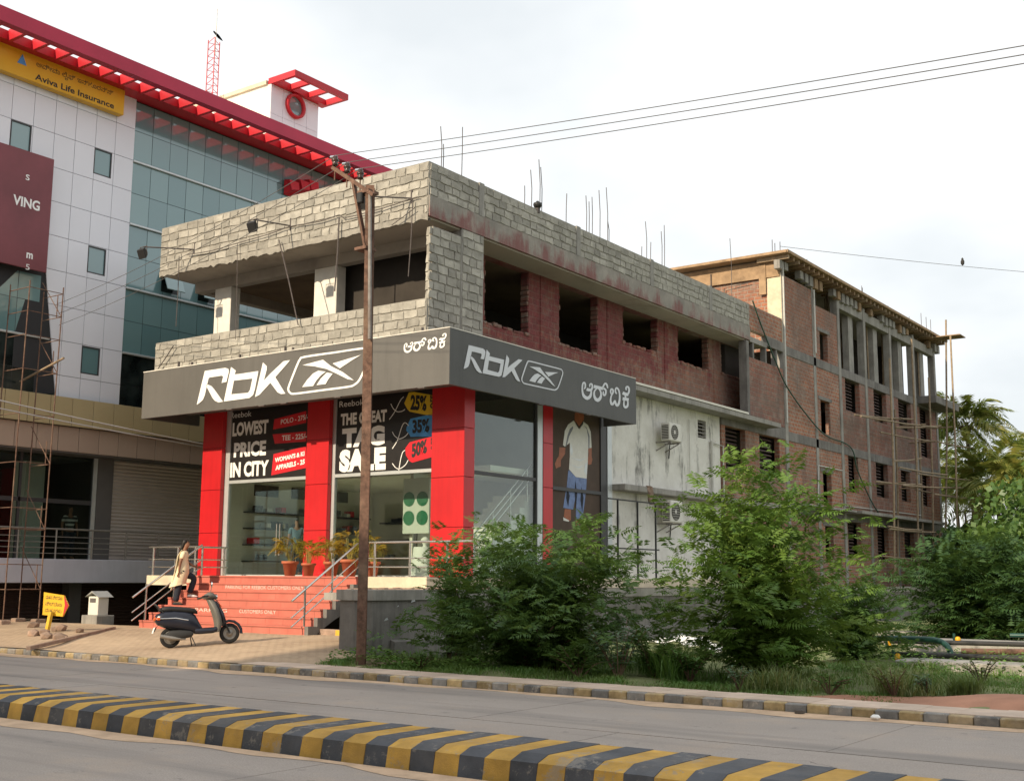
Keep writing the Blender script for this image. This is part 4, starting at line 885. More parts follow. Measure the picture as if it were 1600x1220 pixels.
# curtain wall
cwl = part('curtain_wall', MB().box(XO-.119, XO-.09, 23.88, Y1, 7.2, 17.75).box(XO-.119, XO-.1, 12, 21.6, 7.2, 10.95), 'joint_dark', off)
rows = [7.2, 7.95, 8.98, 10.08, 11.18, 12.28, 13.38, 14.48, 15.58, 16.68, 17.70]
gm = {}
def pane(a, b, z0, z1, nm='glass_pane', dark=False):
    k = (round(b-a, 3), round(z1-z0, 3), dark)
    if k not in gm: gm[k] = mesh('glass_pane', MB().box(-.012, 0, a-a+.008, b-a-.008, .008, z1-z0-.008), 'glass_black' if dark else 'glass_teal')
    o = link('glass_pane', gm[k], cwl, Vector((XO-.05, a, z0))-org(cwl)); o.rotation_euler = (random.uniform(-.003, .003), random.uniform(-.003, .003), random.uniform(-.006, .006)); return o
for c in range(29):
    a, b = 23.88+.76*c, 23.88+.76*(c+1)
    for r, (z0, z1) in enumerate(zip(rows, rows[1:])): pane(a, b, z0, z1, dark=(r < 2))
for c in range(12):
    a, b = 21.55-.76*(c+1), 21.55-.76*c
    for r, (z0, z1) in enumerate(zip(rows[:4], rows[1:5])): pane(a, b, z0, min(z1, 10.93), dark=(r < 2))
for z in (8.98, 11.18, 13.38, 15.58): part('glazing_rail', MB().bbox(XO-.06, XO+.04, 23.87, Y1, z-.035, z+.035, .012), 'aluminium', off)
part('glazing_rail', MB().bbox(XO-.06, XO+.0, 12, 21.2, 8.945, 9.015, .012), 'aluminium', off)
for yy, z0 in ((25.3, 11.35), (26.9, 11.35)):      # open sashes hinged at the top
    part('open_sash', MB().add([(XO-.04, yy, z0+.95), (XO-.04, yy+.74, z0+.95), (XO+.34, yy+.74, z0+.05), (XO+.34, yy, z0+.05), (XO-.06, yy, z0+.93), (XO-.06, yy+.74, z0+.93), (XO+.32, yy+.74, z0+.03), (XO+.32, yy, z0+.03)], [(0, 3, 2, 1), (4, 5, 6, 7), (0, 1, 5, 4), (2, 3, 7, 6), (1, 2, 6, 5), (3, 0, 4, 7)]), 'glass_teal', off)
    part('dark_opening', MB().box(XO-.045, XO-.035, yy+.01, yy+.73, z0, z0+.98), 'glass_black', off)
# roof pergola: fascia beam outside, cross ribs, red soffit strip by the wall
part('pergola_soffit', MB().box(XO-.3, XO+.62, Y0, 40.2, 17.755, 18.05), 'red_pergola', off)
part('pergola_fascia', MB().box(XO+1.55, XO+1.85, Y0, 40.2, 17.66, 18.12), 'red_fascia', off)
y = Y0+.3
while y < 40: part('pergola_rib', MB().box(XO+.62, XO+1.549, y, y+.09, 17.70, 18.08), 'red_pergola', off); y += .80
part('roof_slab', MB().box(-52, XO-.301, Y0, Y1, 17.951, 18.04), 'plaster_white', off)
# name board
ab_ = thing('insurance_sign', (XO+.1, 21, 16.9), 'yellow insurance board high on the white office wall under the pergola', 'sign')
part('board', MB().bbox(XO+.03, XO+.30, 17.6, 23.17, 16.9, 18.0, .01).box(XO+.01, XO+.029, 17.7, 23.1, 17.0, 17.9), 'yellow_board', ab_)
A = lambda a, b: P(30+a/4.88, 40+b/4.88, x=XO+.305)
def onx(body, bl, br, tl, mt, par_, off_=.02, nm='lettering'):
    o_, u_, v_ = A(*bl), A(*br), A(*tl); U = Vector((0, u_.y-o_.y, 0)); V = Vector((0, 0, (v_-o_).z)); return lettering(nm, body, o_, U, V, mt, par_, off_)
onx('Aviva Life Insurance', (120, 412), (722, 640), (125, 365), 'ink', ab_, .022)
onx('ಅವೀವಾ ಲೈಫ್ ಇನ್ಶೂರನ್ಸ್', (128, 330), (715, 570), (128, 268), 'ink', ab_, .0)
o_ = A(30, 300); part('logo_mark', MB().add([(o_.x, o_.y-.2, o_.z), (o_.x, o_.y+.12, o_.z), (o_.x, o_.y-.04, o_.z+.34)], [(0, 1, 2)]), 'poster_blue', ab_)
part('bracket', MB().tube([(XO+.1, 20.7, 18.0), (XO+.1, 20.7, 18.3)], .03, 6).tube([(XO+.1, 22.0, 18.0), (XO+.1, 22.0, 18.3)], .03, 6), 'lamp_black', ab_)
# maroon hoarding
bb = thing('billboard', (XO+.6, 19, 10.93), 'maroon advertising hoarding hung on the office wall above the scaffold tower', 'billboard')
part('sheet', MB().bbox(XO+.25, XO+.33, 15.5, 20.72, 10.95, 14.62, .01), 'billboard', bb)
B = lambda a, b: P(a, b, x=XO+.335)
for body, bl, br, tl, off_ in (('s', (40, 281), (46, 283), (40, 272), 0), ('VING', (20, 319), (62, 327), (20, 303), .03), ('m', (41, 403), (51, 405), (41, 394), .03), ('5', (40, 421), (46, 422), (40, 412), 0)):
    o_, u_, v_ = B(*bl), B(*br), B(*tl); lettering('lettering', body, o_, Vector((0, u_.y-o_.y, 0)), Vector((0, 0, v_.z-o_.z)), 'white_vinyl', bb, off_)
# podium: tan and brown cladding bands, shop fronts, shutter, slab
tb = part('tan_band', MB().box(XO-.1, XO+.2, Y0, Y1, 6.30, 7.195), 'joint_dark', off)
y = 12.05
while y < 42: part('tan_panel', MB().bbox(XO+.2, XO+.24, y+.008, y+.757, 6.31, 7.2, .006), 'panel_tan', tb); y += .765
bbn = part('brown_band', MB().box(XO-.1, XO+.06, Y0, Y1, 5.54, 6.299), 'joint_dark', off)
y = 12.1
while y < 42: part('brown_panel', MB().bbox(XO+.06, XO+.10, y+.008, y+.725, 5.53, 6.298, .006), 'panel_brown', bbn); y += .735
part('podium_soffit', MB().box(XO-.9, XO+.058, Y0, Y1, 5.48, 5.539), 'wall_charcoal', off)
pw = part('podium_wall', MB().box(XO-.9, XO-.6, 23.65, 24.25, 2.2, 5.48), 'wall_charcoal', off)
part('shop_interior', MB().box(-40, -39.8, Y0, 23.6, 2.2, 5.47).box(-40, XO-.95, 23.655, 23.7, 2.2, 5.47), 'interior_dark', off); part('shop_ceiling', MB().box(-40, XO-.9, Y0, 24, 5.40, 5.475), 'wall_charcoal', off)
fr = part('shop_frame', MB().box(XO-.75, XO-.62, 23.5, 23.649, 2.2, 5.47).box(XO-.72, XO-.64, Y0, 23.5, 3.95, 4.08).box(XO-.72, XO-.64, 20.9, 20.98, 2.2, 5.47), 'aluminium_dark', off)
part('frame_strip', MB().box(XO-.619, XO-.58, 23.48, 23.62, 2.2, 5.47), 'aluminium', off)
for a, b in ((12.2, 20.89), (20.99, 23.48)):
    for z0, z1 in ((2.21, 3.94), (4.09, 5.46)): part('glass_pane', MB().box(XO-.685, XO-.675, a, b, z0, z1), 'glass_podium', fr)
part('inner_pillar', MB().box(-36, -35.4, 22.2, 22.9, 2.2, 5.39), 'shop_wall', off)
sh = MB(); n = 56; prof = []
for i in range(n+1):
    z = 2.2+3.27*i/n; prof.append((z, .025 if i % 2 else 0.))
vs, fs = [], []
for z, d in prof: vs += [(XO-.66+d, 24.25, z), (XO-.66+d, 42, z)]
for i in range(n): fs.append((2*i, 2*i+1, 2*i+3, 2*i+2))
part('roller_shutter', MB().add(vs, fs), 'shutter', off)
part('podium_slab', MB().bbox(-45, XO, Y0, Y1, 1.47, 2.2, .015), 'slab_lavender', off)
vs, fs = [], []
for i in range(31):
    z = -.2+1.67*i/30; d = .03 if i % 2 else 0; vs += [(XO-1.6+d, Y0, z), (XO-1.6+d, Y1, z)]
for i in range(30): fs.append((2*i, 2*i+1, 2*i+3, 2*i+2))
part('basement_shutter', MB().add(vs, fs), 'shutter_dark', off)
for yy in (23.2, 27, 19): part('basement_pillar', MB().box(XO-1.5, XO-1.1, yy, yy+.45, -.2, 1.469), 'wall_charcoal', off)
railing('podium_railing', 'long five-rail steel railing along the office podium edge', None, [(XO-.12, 16.8+1.29*i) for i in range(13)], (.92, .68, .51, .34, .17), 2.2, .9, 'steel_dull', .03, .028, .013)
# stair tower on the roof with a round window and its own little pergola
tw = thing('stair_tower', (-38, 31, 18), 'white stair tower with a round red window on the office roof', 'tower')
XT = XO-1.0
ty0 = P(422, 180, x=XT).y; ty1 = P(497, 190, x=XT).y; tz = P(422, 130, x=XT).z
part('tower_wall', MB().box(XT-7, XT-.03, ty0, ty1, 18.045, tz), 'plaster_white', tw)
zz = [18.05, 19.0, 19.85, tz]; k = 4; wy = (ty1-ty0)/k; cy, cz = P(460, 167, x=XT).y, P(460, 167, x=XT).z
for i in range(k):
    for z0, z1 in zip(zz, zz[1:]): part('white_panel', MB().box(XT-.028, XT, ty0+wy*i+.008, ty0+wy*(i+1)-.008, z0+.006, z1-.006), 'panel_white', tw)
R_ = abs(P(460, 148, x=XT).z-cz)
rw = part('round_frame', MB().loft([[(XT+d, cy+r*math.cos(2*math.pi*j/28), cz+r*math.sin(2*math.pi*j/28)) for j in range(28)] for d, r in ((.002, R_), (.14, R_), (.14, R_*.78), (.01, R_*.78))], caps=False), 'red_pergola', tw)
part('pane', MB().poly([(XT+.004, cy+R_*.8*math.cos(2*math.pi*j/28), cz+R_*.8*math.sin(2*math.pi*j/28)) for j in range(28)], (1, 0, 0), .006), 'glass_teal', rw)
pz = tz; px1 = XT+1.35
part('tower_pergola', MB().box(XT-.15, XT+.2, ty0-.02, ty1+.35, pz+.002, pz+.25).box(px1-.15, px1, ty0-.02, ty1+.35, pz+.002, pz+.25).box(XT+.2, px1-.15, ty0-.02, ty0+.12, pz+.002, pz+.25).box(XT+.2, px1-.15, ty1+.2, ty1+.35, pz+.002, pz+.25).box(XT+.2, px1-.15, ty0+.85, ty0+.98, pz+.004, pz+.24).box(XT+.2, px1-.15, ty0+1.85, ty0+1.98, pz+.004, pz+.24), 'red_pergola', tw)
part('tower_coping', MB().bar((XT-.2, ty0+.05, tz+.08), (XT-7, ty0+.05, tz+.08), .3, .16), 'plaster_cream', tw)
# lattice mast and bird
mx0 = P(333, 150, x=-37); mt_ = P(333, 62, x=-37)
ms = thing('roof_mast', (mx0.x, mx0.y, 18.04), 'slim red lattice mast on the office roof', 'mast')
w_ = .21; bx, by = mx0.x, mx0.y
for dx, dy in ((-w_, -w_), (w_, -w_), (0, w_)): part('mast_leg', MB().tube([(bx+dx, by+dy, 18.04), (bx+dx, by+dy, mt_.z)], .022, 5), 'red_pergola', ms)
z = 18.3; ln = [(-w_, -w_), (w_, -w_), (0, w_)]
mb = MB()
while z < mt_.z:
    for i in range(3): a, b = ln[i], ln[(i+1) % 3]; mb.tube([(bx+a[0], by+a[1], z), (bx+b[0], by+b[1], z+(.0 if i else .15))], .012, 4)
    z += .30
part('mast_lacing', mb, 'red_pergola', ms); part('antenna', MB().tube([(bx, by, mt_.z-.6), (bx, by, mt_.z+1.4)], .015, 5), 'steel_dull', ms)
part('stay', MB().tube([(bx-.1, by-.1, 20.9), (bx-.3, by-.9, 18.05)], .03, 5), 'red_pergola', ms); part('guy_wire', MB().tube([(bx, by, 21.5), (bx-3, by-3.4, 18.2)], .008, 4), 'wire', ms)
q = P(341, 59, x=-37); b_ = MB(); rings = []
for t, r in ((-.24, .01), (-.15, .05), (0, .085), (.1, .07), (.16, .055), (.22, .05), (.27, .012)): rings.append([(q.x, q.y-.0-t+r*.9*math.cos(2*math.pi*j/10), q.z+.05+t*.45+r*math.sin(2*math.pi*j/10)) for j in range(10)])
solo('perched_bird', b_.loft(rings), 'bird', 'dark bird perched on top of the red roof mast', 'bird')
# red panels peeping over the block parapet
for px in (445, 462, 476): q = P(px, 290, x=XO+.05); part('red_awning', MB().loft([[(XO+.01, q.y, q.z-.35), (XO+.01, q.y+.5, q.z-.35), (XO+.01, q.y+.5, q.z+.25), (XO+.01, q.y, q.z+.25)], [(XO+.35, q.y+.1, q.z-.2), (XO+.35, q.y+.5, q.z-.1), (XO+.3, q.y+.5, q.z+.2), (XO+.3, q.y, q.z+.2)]], smooth=False), 'red_pergola', off)
# ---------------------------------------------------------------- utility pole and wires
py_ = 16.62; pb = P(564, 1036, y=py_); pt = P(578, 292, y=py_)
pole = thing('utility_pole', (pb.x, py_, .12), 'rusty steel joist utility pole with slanted cross arm before the shop', 'utility pole')
def ibeam(a, b, w, d, tw=.02):
    mb = MB(); a, b = Vector(a), Vector(b); X, Y = Vector((1, 0, 0)), Vector((0, 1, 0)); secs = []
    sec = [(-w, -d), (w, -d), (w, -d+tw), (tw/2, -d+tw), (tw/2, d-tw), (w, d-tw), (w, d), (-w, d), (-w, d-tw), (-tw/2, d-tw), (-tw/2, -d+tw), (-w, -d+tw)]
    ang = math.radians(38); ca, sa = math.cos(ang), math.sin(ang)
    def R(p): return X*(p[0]*ca-p[1]*sa)+Y*(p[0]*sa+p[1]*ca)
    mb.loft([[p+R(q) for q in sec] for p in (a, a.lerp(b, .5)+Vector((.03, 0, 0)), b)], smooth=False); return mb
base = Vector((pb.x, py_, -.1)); top = Vector((pt.x+.01, py_, pt.z))
part('pole_joist', ibeam(base, top, .085, .10), 'rust', pole)
part('cable_pipe', MB().tube([(pb.x+.10, py_-.10, 6.2), (pt.x+.10, py_-.10, pt.z-.2)], .035, 8), 'rust_grey', pole)
ar0, ar1 = P(572, 388, y=py_-.1), P(552, 283, y=py_-.1); part('brace', MB().bar(ar0, ar1, .09, .05), 'rust', pole)
c0, c1 = P(520, 262, y=py_-.12), P(584, 305, y=py_-.12); part('cross_arm', MB().bar(c0, c1, .07, .07), 'rust', pole)
for px, py in ((572, 390), (576, 302)): q = P(px, py, y=py_); part('clamp_band', MB().box(q.x-.16, q.x+.14, py_-.16, py_+.14, q.z-.03, q.z+.03), 'rust', pole)
insul = []
for a, b in ((145, 135), (260, 200), (385, 260)):
    q = P(500+a/6.1, 230+b/6.1, y=py_-.12); insul.append(q)
    io = part('insulator', MB().lathe([(.02, -.10), (.055, -.10), (.06, -.04), (.045, -.03), (.075, .0), (.075, .03), (.05, .05), (.055, .09), (.03, .11)], q, 14), 'porcelain', pole)
    part('pin', MB().tube([q+Vector((0, 0, -.4)), q+Vector((0, 0, -.09))], .014, 6), 'rust', io); part('cap', MB().tube([q+Vector((-.11, -.02, .10)), q+Vector((.03, 0, .09))], .03, 8), 'chrome', io)
q = P(566, 310, y=py_-.1); part('switch_box', MB().bbox(q.x-.07, q.x+.07, py_-.2, py_-.1, q.z-.12, q.z+.1, .02), 'lamp_black', pole)
# overhead line: three conductors passing over the insulators
for i, q in enumerate(insul):
    r_ = P(1640, (80, 94, 108)[i], y=14.5); l_ = P(-30, (512, 527, 545)[i], y=24.0)
    mb = MB().tube(catenary(l_, q+Vector((0, 0, .12)), .5, 24)+catenary(q+Vector((0, 0, .12)), q+Vector((0, 0, .86))+(r_-q)*2.6, .3, 36)[1:], .0075, 5)
    solo('overhead_wire', mb, 'wire', ('thin bare conductor on the outermost insulator of the cross arm', 'thin bare conductor on the middle insulator of the cross arm', 'thin bare conductor on the insulator next to the pole head')[i], 'wire', 'conductors on the pole')
for i, (a, b) in enumerate((((-140, 592), (330, 696)), ((-140, 608), (330, 700)))):
    p0, p1 = P(*a, x=-31.2), P(*b, x=-29.8); solo('service_cable', MB().tube(catenary(p0, p1, .06, 12), .022, 6), 'cable_grey', ('upper of two grey service cables sloping across the tan cladding band', 'lower of two grey service cables sloping across the tan cladding band')[i], 'cable', 'twin grey cables')
# far wire with a bird
a, b = P(1219, 385, x=-19.4), P(1640, 420, y=58); b = a+(b-a)*2; solo('distant_wire', MB().tube(catenary(a, b, .25, 20), .012, 4), 'wire', 'thin wire crossing the sky above the brick building', 'wire')
q = P(1504, 411, y=62.5); solo('wire_bird', MB().loft([[(q.x+r*math.cos(k*.785), q.y+r*math.sin(k*.785), q.z+z) for k in range(8)] for z, r in ((-.14, .02), (-.05, .09), (.08, .10), (.17, .06), (.22, .06), (.28, .02))]), 'bird', 'tiny bird sitting on the thin wire over the brick building', 'bird')
# ---------------------------------------------------------------- flood lamps on arms over the sign
def flood(px_l, px_a, label, zoff=0):
    l_, a_ = P(*px_l, y=YP-1.35), P(*px_a, y=YP-.02); t_ = thing('flood_lamp', a_, label, 'flood lamp')
    part('arm', MB().tube([a_, l_+Vector((0, 0, .16))], .022, 6).tube([a_+Vector((0, 0, -.14)), a_+Vector((0, 0, .22))], .025, 6), 'rebar', t_)
    d = MB(); c = l_
    rings = []
    for yy, w_, h in ((-.12, .15, .12), (-.08, .155, .125), (.02, .125, .10), (.09, .06, .05)): rings.append([(c.x+sx*w_, c.y+yy*.6-sz*.05, c.z-.0+yy*.75+sz*h) for sx, sz in ((-1, -1), (1, -1), (1, 1), (-1, 1))])
    hd = part('lamp_head', d.loft(rings, smooth=False), 'lamp_black', t_); part('yoke', MB().tube([l_+Vector((-.155, 0, 0)), l_+Vector((-.155, 0, .16)), l_+Vector((.155, 0, .16)), l_+Vector((.155, 0, 0))], .014, 5), 'rebar', t_)
    return t_
flood((224, 394), (304, 390), 'black flood lamp on an arm beyond the open end of the block parapet'); flood((396, 352), (454, 353), 'black flood lamp on an arm at the middle of the block parapet'); 
flood((566, 316), (643, 310), 'black flood lamp on an arm behind the head of the rusty pole')
q = P(840, 319, x=XS); t_ = thing('roof_lamp', (q.x, q.y, 12.3), 'small dark round flood lamp sitting on the side parapet', 'flood lamp')
part('lamp_head', MB().lathe([(.03, -.09), (.10, -.08), (.13, .0), (.12, .05), (.05, .08), (.04, .11)], (q.x, q.y, 12.45), 12), 'lamp_black', t_); part('foot', MB().box(q.x-.05, q.x+.05, q.y-.05, q.y+.05, 12.2, 12.36), 'rebar', t_)
# loose wires and rods hanging off the parapet edge
for ri, (a, b, r) in enumerate((((280, 400), (275, 510), .012), ((371, 380), (368, 530), .010), ((530, 340), (523, 455), .022), ((645, 312), (638, 432), .014), ((436, 375), (466, 508), .018), ((612, 352), (648, 325), .012), ((247, 576), (271, 540), .016))):
    p0, p1 = P(*a, y=YP-.12), P(*b, y=YP-.14); solo('hanging_rod', MB().tube([p0, p0.lerp(p1, .5)+Vector((.02, 0, 0)), p1], r, 5), 'rebar', ('thin wire hanging below the lamp at the open parapet end', 'thin wire hanging between the two white upper columns', 'straight dark rod hanging beside the second white upper column', 'rust coloured rod hanging past the pole into the dark opening', 'slanting rod leaning from the parapet onto the low block wall', 'short strut under the parapet next to the pole head', 'short slanting rod at the open end of the low block wall')[ri], 'rod', 'rods hanging off the parapet')
cbl = [P(x, y, y=YP-.1) for x, y in ((292, 398), (330, 392), (371, 380), (420, 366), (454, 354), (500, 346), (530, 336), (541, 340), (600, 325), (645, 310), (655, 308))]
solo('parapet_cable', MB().tube(smooth_pts(cbl, 3), .014, 5), 'rebar', 'loose dark cable strung along the foot of the block parapet', 'cable')
# ---------------------------------------------------------------- brick building under construction
BX = -18.9
br = thing('brick_building', (-24, 56, 0), 'half-built four storey brick building with bare concrete frame and timber formwork roof', 'building')
cols = [45.45, 48.75, 51.75, 55.2, 59.0, 62.75, 66.5]
fl = [4.7, 7.65, 11.2, 14.95]
# brick infill, one wall per bay and storey
def openings(b, s):
    y0, y1 = cols[b], cols[b+1]
    T = {(1, 0): [(49.35, 50.3, 2.6, 4.0)], (2, 0): [(52.1, 53.8, 2.7, 4.3)], (3, 0): [(56.0, 57.6, 2.7, 4.2)], (4, 0): [(60.0, 61.6, 2.8, 4.1)], (5, 0): [(63.4, 65.0, 2.7, 4.1)],
         (1, 1): [(49.3, 50.3, 4.9, 6.3)], (2, 1): [(52.45, 53.75, 5.65, 7.35)], (3, 1): [(56.15, 57.9, 5.65, 7.3)], (4, 1): [(59.9, 61.35, 5.65, 7.2)], (5, 1): [(63.4, 64.8, 5.6, 7.25)],
         (1, 2): [(49.3, 50.4, 8.0, 9.45)], (2, 2): [(52.4, 54.3, 9.35, 10.92)], (3, 2): [(56.25, 58.1, 9.3, 10.9)], (4, 2): [(59.95, 62.0, 9.3, 10.9)], (5, 2): [(63.5, 65.2, 8.2, 10.9)],
         (1, 3): [(49.45, 50.4, 11.25, 12.5)]}
    return T.get((b, s), [])
def z_rng(s): return (1.3 if s == 0 else fl[s-1]+(.12 if s == 1 else 0), fl[s]-.35)
for b in range(6):
    for s in range(4):
        if s == 3 and b >= 2: continue
        z0, z1 = z_rng(s); a, c = cols[b]+.12, cols[b+1]-.12
        if s == 3: z1 = 14.2 if b == 0 else 13.6
        part('brick_wall', wall(MB(), 'x', BX, -.22, a, c, z0, z1, openings(b, s)), 'laterite' if (s == 2 and b >= 2) or (b, s) == (3, 1) else 'brick', br)
        for h in openings(b, s):
            lv = part('dark_backing', MB().box(BX-.9, BX-.85, h[0]-.6, h[1]+.8, h[2]-.1, h[3]+.1), 'interior_dark', br)  # dark sheet behind the opening, standing in for the unlit room
            if b >= 2 and s < 3:
                z = h[2]+.08
                while z < h[3]: part('grille_slat', MB().bar((BX-.17, h[0], z), (BX-.17, h[1]-.35*(h[1]-h[0]), z), .10, .025, up=(.7, 0, .7)), 'shutter_dark', lv); z += .15
            part('lintel', MB().bbox(BX-.2, BX+.02, h[0]-.25, h[1]+.25, h[3]+.002, h[3]+.17, .012), 'concrete_dark', br)
# concrete frame
for i, y in enumerate(cols):
    part('column', MB().bbox(BX-.3, BX+(.045 if i != 1 else .03), y-.14, y+.14, 1.3, 14.6, .012), 'concrete', br)
for z in fl[:3]: part('floor_beam', MB().bbox(BX-.3, BX+.03, 45.6, 66.36, z-.36, z+.02, .01), 'concrete_dark', br)
part('ledge', MB().bbox(BX-.1, BX+.75, 51.9, 64.5, 4.62, 4.76, .015), 'concrete', br); part('ledge', MB().bbox(BX-.1, BX+.55, 45.6, 51.8, 4.66, 4.76, .015), 'concrete', br)
for z in fl: part('floor_slab', MB().box(-31, BX-.31, 45.4, 66.5, z-.14, z), 'soffit', br)
part('back_wall', MB().box(-24.2, -24.0, 45.5, 66.5, 1.3, 11.1), 'interior_dark', br)
part('end_wall', MB().box(-24.0, BX-.31, 66.3, 66.45, 1.3, 11.05), 'interior_dark', br)
part('plinth_wall', MB().box(BX-.28, BX+.04, 39.45, 66.6, -.2, 1.29), 'concrete_dark', br)
part('balcony', MB().bbox(BX-.2, BX+1.0, 63.1, 67.4, 10.95, 11.35, .02), 'concrete_dark', br)
# lower connecting bay between the white wall and the tall part
part('brick_wall', wall(MB(), 'x', BX, -.22, 39.45, 45.3, 1.3, 7.3, [(39.75, 41.5, 5.73, 7.29), (42.76, 44.7, 5.73, 7.29), (40.5, 43.5, 2.3, 3.6)]), 'brick', br)
for h in ((39.75, 41.5, 5.73, 7.29), (42.76, 44.7, 5.73, 7.29)):
    lv = part('dark_backing', MB().box(BX-.9, BX-.85, h[0]-.6, h[1]+.8, h[2]-.1, h[3]+.1), 'interior_dark', br)  # dark sheet set behind the window in place of an unlit room
    for k in range(10): part('grille_slat', MB().bar((BX-.2, h[0], h[2]+.08+.15*k), (BX-.2, h[1]-.4, h[2]+.08+.15*k), .10, .025, up=(.7, 0, .7)), 'shutter_dark', lv)
part('floor_beam', MB().bbox(BX-.25, BX+.03, 39.42, 45.3, 7.30, 7.78, .01), 'concrete_dark', br)
part('brick_wall', wall(MB(), 'x', BX, -.22, 41.95, 45.3, 7.8, 10.2), 'laterite', br); part('column', MB().bbox(BX-.3, BX+.03, 41.72, 41.95, 7.79, 10.815, .01), 'concrete_dark', br)
for y in (42.35, 43.55, 44.6): part('stub_pier', MB().box(BX-.22, BX, y, y+.14, 10.201, 10.9), 'concrete_dark', br)
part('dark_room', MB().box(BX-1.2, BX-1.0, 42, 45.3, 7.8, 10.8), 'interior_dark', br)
part('floor_beam', MB().bbox(BX-.25, BX+.028, 43.72, 45.3, 10.9, 11.3, .01), 'concrete_dark', br)
part('brick_wall', MB().box(BX-.22, BX, 42.11, 45.3, 11.31, 12.30), 'brick', br)
# front face above the shop roof, lit by the sun
part('front_wall', wall(MB(), 'y', 45.35, .22, -23.4, BX-.6, 11.03, 14.1, [(-22.6, -21.9, 11.03, 12.6)]), 'brick', br)
part('plaster_column', MB().box(BX-.6, BX+.02, 45.28, 45.6, 11.03, 14.25), 'plaster_cream', br); part('plaster_column', MB().box(-23.3, -22.4, 45.29, 45.6, 11.03, 13.6), 'plaster_white', br)
part('timber_shutter', MB().box(-23.4, BX-.01, 45.22, 45.27, 14.1, 14.82), 'timber', br)
part('timber_shutter', MB().box(BX-.9, BX-.6, 45.18, 45.219, 13.4, 14.7), 'timber', br)
part('conduit', MB().tube([(-22.0, 45.2, 11.0), (-22.0, 45.2, 14.6)], .03, 6).tube([(-21.4, 45.2, 11.0), (-21.4, 45.2, 13.9), (-20.2, 45.2, 14.0)], .02, 6), 'rebar', br)
# formwork deck
part('formwork_deck', MB().box(-30, BX+.55, 44.75, 67.2, 14.90, 14.98), 'timber', br)
part('edge_board', MB().bbox(BX+.55, BX+.60, 44.7, 67.3, 14.90, 15.03, .01), 'timber', br); part('edge_board', MB().bbox(-30, BX+.54, 44.68, 44.74, 14.90, 15.02, .01), 'timber', br)
y = 45.0
while y < 67:
    part('joist', MB().bbox(BX-.9, BX+.5, y, y+.1, 14.72, 14.895, .01), 'timber' if random.random() < .5 else 'bamboo', br)
    if random.random() < .7: part('beam_shutter', MB().bbox(BX-.1, BX+.16, y-.12, y+.22, 14.25+random.uniform(0, .15), 14.71, .01), 'concrete' if random.random() < .6 else 'timber', br)
    y += .55
for b in range(2, 6):
    for k in range(6):
        y = cols[b]+.3+k*.52+random.uniform(-.1, .1); xx = BX-.25-random.uniform(0, 1.6)
        if y < cols[b+1]-.25: part('prop', MB().tube([(xx, y, 11.21), (xx+random.uniform(-.1, .1), y+random.uniform(-.15, .15), 14.75)], .045, 6), 'bamboo', br)
    part('frame_beam', MB().bbox(BX-.28, BX+.02, cols[b]+.15, cols[b+1]-.15, 14.0, 14.45, .01), 'concrete', br)
    part('inner_column', MB().box(BX-.5, BX-.2, cols[b]+1.9, cols[b]+2.5, 11.21, 14.3), 'concrete', br)
part('inner_wall', MB().box(-22.4, -22.2, 45.7, 66.0, 11.21, 14.8), 'interior_dark', br); part('inner_wall', MB().box(-22.19, -20.5, 66.0, 66.15, 11.21, 14.8), 'interior_dark', br)
for px, y0, y1 in ((1207, 405, 375), (1211, 402, 380), (1219, 400, 378), (1252, 415, 402), (1261, 416, 405), (1330, 465, 448), (1347, 468, 447), (1348, 470, 450), (1388, 490, 478), (1421, 508, 495), (1440, 515, 490), (1448, 522, 496), (1455, 528, 500)):
    a, b = P(px, y0, x=BX-.5), P(px, y1, x=BX-.5); part('rebar', MB().tube([(a.x, a.y, 14.9), (a.x, a.y+.02, b.z)], .016, 5), 'rebar', br)
for a, b in (((1285, 730), (1285, 660)), ((1318, 735), (1318, 795))): pass
pp = [P(*q, x=BX+.06) for q in ((1278, 795), (1279, 727), (1316, 735), (1320, 790), (1440, 805))]; part('pvc_pipe', MB().tube(pp, .028, 6), 'pipe_white', br)
pp = [P(*q, x=BX+.06) for q in ((1228, 400), (1227, 660))]; part('pvc_pipe', MB().tube([(BX+.07, 45.4, 14.7), (BX+.07, 45.4, 8.0)], .045, 6), 'pipe_white', br); part('pvc_pipe', MB().tube([(BX+.07, 48.75, 14.2), (BX+.07, 48.75, 11.4)], .055, 6), 'pipe_white', br)
# green hose looping down the facade
hp = [P(*q, x=BX+.12) for q in ((1176, 470), (1190, 510), (1212, 565), (1230, 605), (1262, 650), (1290, 680), (1320, 692), (1333, 705), (1340, 735), (1360, 780), (1372, 800))]
solo('green_hose', MB().tube(smooth_pts(hp, 4), .03, 7), 'hose_green', 'long green hose sagging down the brick facade', 'hose')
